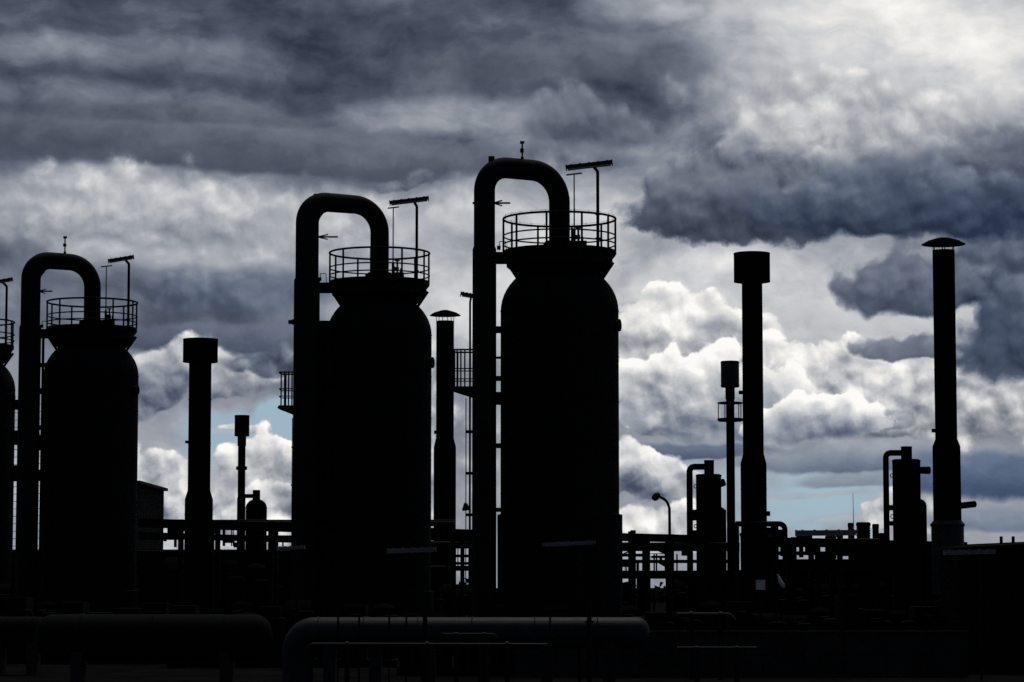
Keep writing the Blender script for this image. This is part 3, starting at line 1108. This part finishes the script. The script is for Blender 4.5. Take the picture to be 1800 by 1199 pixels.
t, c, rb = column('dark process column with side pipe beside the gooseneck street lamp', 106.0, 1223.5, 1268, 835, 1237.6, 1255, 809, 1207, 1218, 815, 826,
                  [(1274.5, 843, 857, .3)], (855, 925), ((896, 915), (932, 944)))
p = at(1271, 930, 106)
MB().tube([(p.x, 106.0, .3), (p.x, 106.0, zat(897, 106)), (p.x - .1, 106.0, zat(894, 106))], [.13, .13, .08], 14).build('down_pipe', 'stack', t)
t, c, rb = column('dark process column with elbowed pipes left of the far-right hatted chimney', 98.0, 1569, 1618, 809, 1583.5, 1603, 785, 1553, 1563.5, 791, 801.5,
                  [(1635, 820, 834, .0)], (836, 908), ((888, 897), (916, 924)))
p = at(1624, 900, 98)
MB().tube(fillet([(c.x, 98.0, zat(882, 98)), (p.x, 98.0, zat(882, 98)), (p.x, 98.0, .2)], .16, 5), .105, 14).build('down_pipe', 'stack', t)

# small domed tank on the left
Y = 112.6
c = at(450.5, 900, Y)
m_ = mpp(900, Y)
t = thing('domed_tank', 'small dark domed tank with neck, piped to the slim left stack', 'tank', (c.x, Y, 0))
rb = 18.7 * m_
pr = [(rb, 0), (rb, zat(893, Y))]
for i in range(1, 9):
    a = i / 8 * math.pi / 2
    pr.append((max(.02, rb * math.cos(a)), zat(893, Y) + (zat(877, Y) - zat(893, Y)) * math.sin(a)))
MB().lathe(pr, (c.x, Y), 32).build('shell', 'stack', t)
MB().lathe([(6.6 * m_, zat(880, Y)), (6.6 * m_, zat(861.5, Y))], (c.x + .0, Y), 20).build('neck', 'stack', t)
MB().ring((c.x, Y, zat(893, Y)), rb, .02, 36, 6).build('weld_band', 'stack', t)
p = at(428, 872, Y)
MB().tube([(p.x, Y, p.z), (c.x, Y, p.z)], .085, 12).build('link_pipe', 'stack', t)

# ================================================================== street lamp
Y = 92.0
b = at(1178.5, 940, Y)
t = thing('street_lamp', 'gooseneck street lamp with round head against the pale cloud', 'street lamp', (b.x, Y, 0))
top = at(1156, 871, Y)
path = fillet([(b.x, Y, 0), (b.x - .03, Y, zat(893, Y)), (at(1172, 880, Y).x, Y, zat(880, Y)), (top.x, Y, top.z)], .35, 6)
MB().tube(path, [.075] + [.046] * (len(path) - 2) + [.04], 12).build('pole', 'steel', t)
h = at(1153.5, 872.5, Y)
hd = MB().tube([h + Vector((.11, 0, .10)), h + Vector((.05, 0, .05)), h + Vector((-.03, 0, -.03)), h + Vector((-.08, 0, -.10))], [.05, .11, .125, .10], 16).build('lamp_head', 'housing', t)
MB().tube([h + Vector((-.08, 0, -.10)), h + Vector((-.10, 0, -.13))], [.095, .06], 14).build('lens', 'diffuser', hd)

# ================================================================== buildings
def clad_building(name, label, x0, x1, y0, y1, zl, zr, panel_w, fascia=True, door=None):
    """a shed: outline walls, separate cladding sheets on the front and the left end, roof sheet"""
    t = thing(name, label, 'building', (x0, y0, 0))
    MB().prism([(x0 + .06, 0), (x1 - .06, 0), (x1 - .06, zr - .1), (x0 + .06, zl - .1)], y0 + .08, y1 - .02).build('wall', 'panel', t, smooth=False)
    n = max(1, round((x1 - x0) / panel_w))
    w = (x1 - x0) / n
    for i in range(n):
        xa = x0 + i * w
        za = zl + (zr - zl) * (i / n) - .16
        zb = zl + (zr - zl) * ((i + 1) / n) - .16
        MB().prism([(xa + .015, .1), (xa + w - .015, .1), (xa + w - .015, zb), (xa + .015, za)], y0 + random.uniform(-.006, .006), y0 + .075).build('cladding_sheet', 'panel', t, smooth=False)
    rf = MB().prism([(x0 - .12, zl - .14), (x1 + .12, zr - .14), (x1 + .12, zr), (x0 - .12, zl)], y0 - .22, y1 + .2).build('roof', 'roof', t, smooth=False)
    MB().tube([(x0 - .1, y0 - .28, zl - .10), (x1 + .1, y0 - .28, zr - .10)], .06, 10).build('gutter', 'roof', rf)
    return t, rf


# tall shed left, behind the left tower: its side wall runs back from the near corner
Y = 128.0
a, b = at(120, 845, Y), at(243, 845, Y)
clad_building('shed', 'dark shed with receding eave peeping out right of the left tower', a.x, b.x, Y, Y + 10, a.z, a.z, 1.0)
# long low hall left
Y = 124.0
a, b = at(-60, 966, Y), at(772, 966, Y)
t, rf = clad_building('low_hall', 'long low dark hall behind the towers on the left', a.x, b.x, Y, Y + 12, a.z, a.z, 1.1)
# low hall right
Y = 121.0
a, b = at(1196, 1006, Y), at(1700, 1006, Y)
clad_building('low_hall', 'long low dark hall behind the columns on the right', a.x, b.x, Y, Y + 12, a.z, zat(986, Y), 1.1)
# near building, right edge
Y = 82.0
a, b = at(1681, 958, Y), at(1870, 949, Y)
t, rf = clad_building('pump_house', 'near dark building with clad wall at the right edge', a.x, b.x, Y, Y + 3.5, a.z, b.z, .75)
for px in (1760, 1781):
    p = at(px, 952, Y + 2)
    MB().tube([(p.x, Y + 2, p.z - .2), (p.x, Y + 2, p.z + .16)], .05, 8).build('roof_vent', 'roof', rf)

# ================================================================== pipe racks
def rack(label, Y, xs, beams, pipes, depth=2.2, seed=1, post_top=None, pw=.2):
    """posts (px), beams (px0, py0, px1, py1, thickness px), pipes (px0, px1, py, r)"""
    x_first = at(xs[0], 950, Y).x
    t = thing('pipe_rack', label, 'pipe rack', (x_first, Y, 0), 'pipe racks between the towers')
    for i, px in enumerate(xs):
        p = at(px, 950, Y)
        zt = zat(post_top[i] if post_top else beams[0][1] - 2, Y)
        for yy in (Y, Y + depth):
            MB().box((p.x, yy, zt / 2), (pw, .2, zt)).build('post', 'steel', t, smooth=False)
        MB().box((p.x, Y + depth / 2, zt - .35), (.14, depth - .2, .18)).build('cross_beam', 'steel', t, smooth=False)
    for (xa, ya, xb, yb, th) in beams:
        A, B = at(xa, ya + th / 2, Y - .11), at(xb, yb + th / 2, Y - .11)
        h = th * mpp(ya, Y)
        bo = MB()
        bo.span(A, B, .015, h)                                         # web
        for sg in (-1, 1):
            bo.span(A + Vector((0, 0, sg * (h / 2 - .01))), B + Vector((0, 0, sg * (h / 2 - .01))), .16, .02)
        bo.build('beam', 'steel', t, smooth=False)
    for (xa, xb, py, r, dy) in pipes:
        A, B = at(xa, py, Y + dy), at(xb, py, Y + dy)
        MB().tube([A, B], r, 14).build('pipe', 'pipe', t)
        n = int((B.x - A.x) / 2.2)
        for k in range(n + 1):
            f = (k + .5) / (n + 1)
            c = A + (B - A) * f
            MB().box((c.x, c.y, c.z - r - .03), (.1, r * 2.2, .06)).build('pipe_shoe', 'steel', t, smooth=False)
    return t


tl = rack('pipe rack with two beams crossing left of the middle tower', 106.0, (318, 372, 476, 545, 640, 745), [(244, 911, 800, 929, 16), (244, 935, 800, 952, 11)],
          [(244, 800, 921, .10, .5), (244, 800, 917, .08, 1.0), (244, 800, 945, .09, .7)], post_top=(913, 914, 917, 920, 923, 926))
tm = rack('pipe rack between the middle and the nearest tower at ground level', 103.0, (700, 797, 812, 826), [(690, 926, 836, 931, 22), (690, 974, 836, 975, 5), (690, 987, 836, 988, 5)],
     [(690, 836, 958, .14, .5), (690, 836, 999, .10, .4)], post_top=(930, 930, 934, 934), pw=.12)
tr = rack('pipe rack with three levels right of the nearest tower', 104.0, (1113, 1138, 1180, 1240), [(1088, 937, 1245, 941, 14), (1088, 960, 1300, 960, 9), (1088, 984, 1300, 984, 6), (1088, 1003, 1300, 1003, 12)],
          [(1088, 1300, 958, .10, .5), (1092, 1130, 976, .06, .3), (1088, 1300, 1012, .12, .5), (1145, 1178, 979, .05, .8)], post_top=(932, 946, 939, 939))
tf = rack('pipe rack with cable trays running to the far-right chimney', 101.0, (1360, 1395, 1437, 1476, 1540, 1600, 1660), [(1345, 944, 1700, 953, 15), (1345, 969, 1700, 970, 7), (1345, 983, 1700, 983, 22)],
     [(1345, 1700, 958, .09, .5), (1345, 1560, 951, .10, .9), (1480, 1700, 966, .14, .6), (1500, 1700, 977, .16, .6)], post_top=(925, 944, 946, 948, 950, 952, 953))

# clutter on the racks: hand rails, drip legs, tray ends, valves
def bar(t, name, x0, y0, x1, y1, Y, w=.05):
    MB().span(at(x0, y0, Y), at(x1, y1, Y), w, w).build(name, 'steel', t, smooth=False)


for y in (973.5, 979):
    bar(tr, 'hand_rail', 1143, y, 1177, y - .5, 105.0, .03)
for x in (1099, 1101.5, 1120, 1122, 1150, 1154, 1169, 1173, 1190):
    bar(tr, 'drip_leg', x, 974 if x > 1140 else 986, x, 1006, 104.8, .035 if x % 2 else .06)
bar(tr, 'stair_string', 1157, 966, 1177, 976, 105.2, .12)
bar(tr, 'stair_string', 1159, 988, 1178, 999, 105.2, .12)
bar(tr, 'brace', 1090, 977, 1108, 968, 105.0, .06)
for (x, y, w_, h_) in ((1129, 951, .5, .22), (1176, 955, .3, .3), (1205, 972, .3, .22), (1100, 990, .25, .3), (1225, 955, .5, .4)):
    p = at(x, y, 104.6)
    MB().box(p, (w_, .3, h_)).build('valve_body', 'steel', tr, smooth=False)
rnd = random.Random(5)
for (x0, x1, ya, yb, Yr) in ((296, 330, 929, 962, 106.8), (392, 415, 929, 960, 106.8), (400, 512, 949, 964, 107.2), (788, 826, 952, 1000, 103.8), (1350, 1395, 955, 982, 101.8), (1480, 1560, 955, 985, 101.8)):
    for k in range(4):
        x = rnd.uniform(x0, x1)
        bar(tl if x0 < 600 else tm if x0 < 900 else tf, 'drip_leg', x, ya, x, yb, Yr, rnd.choice((.04, .06, .1)))
for (x, y, w_, h_) in ((306, 938, .5, .5), (402, 949, .45, .25), (420, 958, .4, .2), (482, 935, .3, .25), (380, 934, .3, .2)):
    p = at(x, y, 106.8)
    MB().box(p, (w_, .3, h_)).build('valve_body', 'steel', tl, smooth=False)

for (x, y, w_, h_) in ((1385, 966, .55, .5), (1388, 980, .5, .3), (1425, 964, .4, .25), (1452, 979, .5, .25), (1492, 966, .6, .5), (1520, 962, .5, .4), (1515, 980, .7, .3), (1548, 968, .6, .5),
                       (1370, 938, .25, .3), (1412, 941, .5, .2), (1552, 944, .25, .3)):
    p = at(x, y, 101.9)
    MB().box(p, (w_, .4, h_)).build('valve_body', 'steel', tf, smooth=False)
for (x0, x1, yt) in ((1404, 1412, 938), (1422, 1428, 935), (1450, 1470, 940), (1475, 1482, 936)):
    c = at((x0 + x1) / 2, yt, 102.4)
    r_ = (x1 - x0) / 2 * mpp(yt, 102.4)
    MB().lathe([(r_, c.z - .9), (r_, c.z - .08), (r_ * .7, c.z)], (c.x, 102.4), 18).build('valve_bonnet', 'steel', tf)

# pipe loop right of the tall capped chimney
Y = 99.0
t = thing('pipe_loop', 'bent pipe rising and dropping right of the tall capped chimney', 'pipe', (at(1350, 930, Y).x, Y, 0))
p = [(at(1293, 921, Y).x, Y, zat(921, Y)), (at(1379.5, 921, Y).x, Y, zat(921, Y)), (at(1379.5, 921, Y).x, Y, zat(1010, Y))]
MB().tube(fillet(p, .2, 6), .10, 16).build('pipe_run', 'pipe', t)
p = at(1364.5, 930, Y + .05)
MB().box((p.x, Y + .2, (zat(922, Y) + .1) / 2), (.18, .16, zat(922, Y) - .1)).build('support_post', 'steel', t, smooth=False)
p = at(1295, 921, Y)
MB().tube([(p.x, Y, p.z + .05), (p.x, Y, .3)], .09, 14).build('drop_pipe', 'pipe', t)

# vent drums and whip antenna on the right
Y = 103.0
for (x0, x1, yt, lab, ribs) in ((1490, 1500, 919, 'smallest capped vent drum, under the whip antenna', 0), (1505, 1530, 918, 'widest ribbed vent drum beside the whip antenna', 1),
                                (1533, 1545, 921, 'narrow capped vent drum left of the elbowed column', 0)):
    c = at((x0 + x1) / 2, yt, Y)
    r = (x1 - x0) / 2 * mpp(yt, Y)
    zt = c.z
    t = thing('vent_drum', lab, 'vent', (c.x, Y, 0), 'vent drums on the pipe rack')
    MB().lathe([(r * .94, 1.0), (r * .94, zt - .16)], (c.x, Y), 24).build('drum', 'stack', t)
    MB().lathe([(r * 1.04, zt - .16), (r * 1.04, zt - .05), (r * .9, zt)], (c.x, Y), 24).build('lid', 'stack', t)
    if ribs:
        for j in range(7):
            MB().ring((c.x, Y, zt - .22 - .1 * j), r * .96, .02, 28, 6).build('rib', 'stack', t)
c = at(1500.8, 930, 102.0)
t = thing('whip_antenna', 'thin whip antenna standing among the vent drums', 'antenna', (c.x, 102.0, 0))
MB().tube([(c.x, 102.0, 1.5), (c.x, 102.0, zat(930, 102))], .03, 8).build('base_tube', 'steel', t)
MB().tube([(c.x, 102.0, zat(930, 102)), (c.x - .02, 102.0, zat(866, 102))], [.016, .009], 6).build('whip', 'steel', t)

# ================================================================== yard strip lights near the camera
def yard_light(label, px0, px1, y0, y1, Y, pole_px, th=9.0):
    f0, f1 = at(px0, y0, Y), at(px1, y1, Y)
    b = at(pole_px, 1000, Y)
    strip_lamp('yard_light', label, (b.x + .12, Y, 0), (b.x,), f0, f1, th * mpp(y0, Y), 'lamp', 'long yard lights on poles', depth=.2, pole_r=.045, clamp=False, body='galv')


yard_light('long yard light before the vent drums on the right', 1400, 1506, 937, 936, 78.0, 1470, 10.5)
yard_light('long yard light in front of the right-edge building', 1661, 1747, 971.5, 969.5, 76.0, 1715, 8.5)
yard_light('long yard light crossing the base of the nearest tower', 955, 1045, 957.5, 953.5, 72.0, 1010, 7.0)
yard_light('long yard light at the base of the middle tower, right side', 682, 765, 968.5, 965.5, 75.0, 735, 9.0)
yard_light('short yard light at the foot of the middle tower pipe', 488, 534, 964, 962, 80.0, 515, 6.0)

# ================================================================== the yard in front: tanks, pipes, wall
def h_tank(label, px0, px1, ytop, r, Y, saddles, paint='tank'):
    a, b = at(px0, ytop, Y), at(px1, ytop, Y)
    zc = a.z - r
    t = thing('horizontal_tank', label, 'tank', ((a.x + b.x) / 2, Y, 0), 'horizontal tanks in the yard')
    pts, rs = [], []
    e = r * .75
    for i in range(9):
        u = i / 8 * math.pi / 2
        pts.append((a.x + e - e * math.cos(u), Y, zc)); rs.append(max(.02, r * math.sin(u)))
    for i in range(8, -1, -1):
        u = i / 8 * math.pi / 2
        pts.append((b.x - e + e * math.cos(u), Y, zc)); rs.append(max(.02, r * math.sin(u)))
    MB().tube(pts, rs, 40).build('shell', paint, t)
    for px in saddles:
        x = at(px, ytop, Y).x
        MB().box((x, Y, max(.1, (zc - r * .4) / 2)), (.3, r * 1.6, max(.2, zc - r * .4))).build('saddle', 'concrete', t, smooth=False)
    for f in (.2, .5, .8):
        x = a.x + (b.x - a.x) * f
        pts = [(x, Y + (r + .008) * math.cos(q_), zc + (r + .008) * math.sin(q_)) for q_ in [2 * math.pi * i / 36 for i in range(36)]]
        MB().tube(pts, .012, 5, closed=True).build('weld_band', paint, t)
    return t


Y = 70.0
rm = .40
a, b = at(497, 1085, Y), at(1142, 1085, Y)
zc = a.z - rm
t = thing('main_pipe', 'large pale-topped horizontal pipe in the foreground, elbowed down at its left end', 'pipe', (a.x + rm, Y, 0))
path = fillet([(a.x + rm, Y, .05), (a.x + rm, Y, zc), (b.x - .3, Y, zc)], .44, 10)
rs = [rm] * len(path)
for i in range(1, 7):
    u_ = i / 6 * math.pi / 2
    path.append(Vector((b.x - .3 + .3 * math.sin(u_), Y, zc)))
    rs.append(max(.02, rm * math.cos(u_)))
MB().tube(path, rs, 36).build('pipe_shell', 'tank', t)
for px in (560, 640, 735, 830, 940, 1050):
    x = at(px, 1100, Y).x
    pts = [(x, Y + (rm + .01) * math.cos(q_), zc + (rm + .01) * math.sin(q_)) for q_ in [2 * math.pi * i / 32 for i in range(32)]]
    MB().tube(pts, .014, 5, closed=True).build('weld_band', 'tank', t)
    MB().box((x + .3, Y, (zc - rm * .5) / 2), (.3, .7, zc - rm * .5)).build('saddle', 'concrete', t, smooth=False)
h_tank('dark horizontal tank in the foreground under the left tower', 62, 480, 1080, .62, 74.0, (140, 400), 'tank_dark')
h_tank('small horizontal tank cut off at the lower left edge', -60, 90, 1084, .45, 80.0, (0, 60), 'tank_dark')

def ground_pipe(label, pts, r, Ys):
    P = [at(x, y, Ys) for x, y in pts]
    t = thing('yard_pipe', label, 'pipe', (P[0].x, Ys, 0), 'low pipes in the yard')
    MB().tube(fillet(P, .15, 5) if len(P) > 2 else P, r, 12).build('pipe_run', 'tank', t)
    n = max(2, int((P[-1].x - P[0].x) / 1.6))
    zz = max(p.z for p in P)
    for k in range(n):
        x = P[0].x + (P[-1].x - P[0].x) * (k + .5) / n
        MB().box((x, Ys, (zz - r) / 2), (.12, .12, max(.1, zz - r))).build('stanchion', 'steel', t, smooth=False)
        MB().tube([(x - .04, Ys, zz), (x + .04, Ys, zz)], r * 1.6, 12).build('flange', 'tank', t)


ground_pipe('thin pipe on stanchions along the front of the main foreground pipe', [(540, 1145), (545, 1133), (962, 1134)], .045, 66.0)
ground_pipe('short thin pipe above the long one at the main pipe', [(778, 1115), (868, 1115), (874, 1122)], .03, 67.0)
ground_pipe('short bent pipe in the yard below the street lamp', [(1190, 1080), (1282, 1080), (1292, 1090)], .05, 76.0)
ground_pipe('row of low pipe in the right foreground', [(1190, 1139), (1330, 1139)], .03, 66.0)

# poles standing in front of the main pipe
for i, (px, yt) in enumerate(((594, 1060), (631, 1065), (684, 1068), (714, 1070), (747, 1072), (967, 1060), (1036, 1058))):
    Yp = 68.4
    b = at(px, 1150, Yp)
    o = thing('slim_post', ['slim post before the left end of the main pipe', 'second slim post from the left before the main pipe', 'slim post before the main pipe, left of its middle',
                        'slim post just left of the thick one before the main pipe', 'thick post before the middle of the main pipe', 'slim post before the right half of the main pipe',
                        'post with crossbar before the right end of the main pipe'][i], 'post', (b.x, Yp, 0), 'posts before the main pipe')
    MB().tube([(b.x, Yp, 0), (b.x, Yp, zat(yt, Yp))], .06 if i in (4, 6) else .025, 8).build('shaft', 'steel', o)
    MB().lathe([(.08, 0), (.08, .03)], (b.x, Yp), 12).build('foot_plate', 'steel', o)
    if i == 6:
        MB().box((b.x, Yp - .08, zat(1093, Yp)), (.22, .05, .05)).build('crossbar', 'steel', o, smooth=False)

# low wall of precast blocks
Y = 78.0
a, b = at(905, 1109, Y), at(1700, 1109, Y)
t = thing('low_wall', 'low concrete block wall along the right foreground', 'wall', (a.x, Y, 0))
n = 11
w = (b.x - a.x) / n
h = a.z - .06
for i in range(n):
    for lv in range(2):
        MB().box((a.x + w * (i + .5 + (.0 if lv else .0)), Y + random.uniform(-.01, .01), h * (.25 + .5 * lv)), (w - .02, .3, h / 2 - .015)).build('block', 'concrete', t, smooth=False)
MB().box(((a.x + b.x) / 2, Y, h + .03), (b.x - a.x + .1, .36, .06)).build('coping', 'concrete', t, smooth=False)

# pale cabinet and sack by the capped chimney
Y = 84.0
a = at(1336.5, 1028, Y)
wd, ht = 17 * mpp(1028, Y), 19 * mpp(1028, Y)
t = thing('control_box', 'small pale control box on a post below the tall capped chimney', 'box', (a.x, Y, 0))
cb = MB().box(a, (wd, .2, ht)).build('box_body', 'housing', t, smooth=False)
MB().box((a.x, Y - .112, a.z), (wd * .92, .016, ht * .92)).build('front_plate', 'sign', t, smooth=False)
MB().tube([(a.x, Y, 0), (a.x, Y, a.z - ht / 2 + .01)], .05, 8).build('post', 'steel', t)
MB().box((a.x, Y, a.z + ht / 2 + .02), (wd * 1.1, .3, .03)).build('hood', 'steel', t, smooth=False)
a = at(1372, 1022, 86.0)
t = thing('hose_nozzle', 'small pale slanting nozzle right of the control box', 'nozzle', (a.x, 86.0, 0))
MB().tube([(a.x - .1, 86.0, a.z + .22), (a.x - .02, 86.0, a.z + .02), (a.x + .06, 86.0, a.z - .12), (a.x + .1, 86.0, a.z - .2)], [.03, .06, .075, .03], 12).build('nozzle_body', 'sign', t)
MB().tube([(a.x - .1, 86.0, a.z + .22), (a.x - .14, 86.0, a.z - .3), (a.x - .14, 86.0, 0)], .03, 8).build('stand', 'steel', t)

# ================================================================== process skids filling the ground level
def skid(label, px0, px1, ytop, Y, n, seed):
    rnd = random.Random(seed)
    a, b = at(px0, ytop, Y), at(px1, ytop, Y)
    t = thing('process_skid', label, 'machine', ((a.x + b.x) / 2, Y, 0), 'process skids at ground level')
    L = b.x - a.x
    H = a.z
    MB().box(((a.x + b.x) / 2, Y, .12), (L, 1.8, .24)).build('base_frame', 'black', t, smooth=False)
    w = L / n
    for k in range(n):
        x = a.x + w * (k + .5)
        hh = H * rnd.uniform(.72, 1.0)
        ch = rnd.random()
        if ch < .45:
            MB().box((x, Y, .24 + (hh - .24) / 2), (w * rnd.uniform(.75, .97), 1.4, hh - .24)).build('enclosure', 'black', t, smooth=False)
        elif ch < .75:
            r = w * rnd.uniform(.3, .46)
            MB().lathe([(r, .24), (r, hh - r * .4), (r * .75, hh - r * .12), (r * .2, hh)], (x, Y), 24).build('vessel', 'stack', t)
        else:
            MB().tube([(x - w * .45, Y, hh * .75), (x + w * .45, Y, hh * .75)], hh * .22, 20).build('drum', 'stack', t)
            MB().box((x, Y, hh * .35), (w * .6, .8, hh * .5)).build('cradle', 'black', t, smooth=False)
        MB().tube(fillet([(x, Y - .8, .24), (x, Y - .8, hh * .8), (x + w * .6, Y - .8, hh * .8), (x + w * .6, Y - .8, .24)], .12, 4), .05, 10).build('pipe_run', 'pipe', t)
        if k % 2 == 0:
            MB().ring((x, Y - .95, hh * .85), .13, .016, 18, 6).build('hand_wheel', 'steel', t)
    return t


skid('process skid with drums at the foot of the left tower', -30, 300, 985, 112.0, 6, 1)
skid('process skid below the pipe rack left of the middle tower', 290, 520, 972, 110.0, 5, 2)
skid('process skid right behind the middle tower base', 560, 830, 1002, 108.0, 5, 3)
skid('process skid behind the nearest tower base', 840, 1100, 1012, 108.0, 5, 4)
skid('process skid under the three-level pipe rack', 1090, 1145, 1008, 108.0, 2, 5)
skid('process skid below the street lamp', 1172, 1300, 1010, 107.0, 4, 6)
skid('process skid at the foot of the tall capped chimney', 1290, 1420, 992, 105.0, 3, 7)
skid('process skid between the capped chimney and the elbowed column', 1420, 1570, 988, 104.0, 4, 8)
skid('process skid at the foot of the far-right hatted chimney', 1570, 1700, 975, 104.0, 4, 9)
skid('low process skid in front of the middle tower', 300, 700, 1050, 88.0, 8, 10)
skid('low process skid in front of the nearest tower pipe', 700, 1000, 1058, 80.0, 6, 11)
skid('low process skid in front of the tall capped chimney', 1080, 1420, 1046, 88.0, 7, 12)
skid('low process skid before the right-edge building', 1420, 1690, 1040, 86.0, 6, 13)
skid('low process skid under the left tower', -40, 300, 1048, 92.0, 7, 14)

# ================================================================== far wood on the horizon
rnd = random.Random(11)
fw = MB()
for i in range(420):
    x = -210 + i * 1.0 + rnd.uniform(-.6, .6)
    y = 430 + rnd.uniform(-20, 20)
    h = 2.6 + rnd.uniform(-.4, .8) + .5 * math.sin(i * .13)
    vs, fs = [], []
    for k in range(10):
        c = Vector((x + rnd.uniform(-1, 1), y + rnd.uniform(-1, 1), rnd.uniform(.3, h)))
        o_ = len(vs)
        vs += [c + Vector((rnd.uniform(-.9, .9), rnd.uniform(-.9, .9), rnd.uniform(-.7, .7))) for _ in range(4)]
        fs += [(o_, o_ + 1, o_ + 2), (o_, o_ + 2, o_ + 3), (o_ + 1, o_ + 2, o_ + 3), (o_, o_ + 1, o_ + 3)]
    fw.add(vs, fs)
o = fw.build('far_wood', 'leaf', smooth=False)
o['kind'] = 'stuff'
o['label'] = 'dark far wood along the horizon behind the plant'
o['category'] = 'wood'
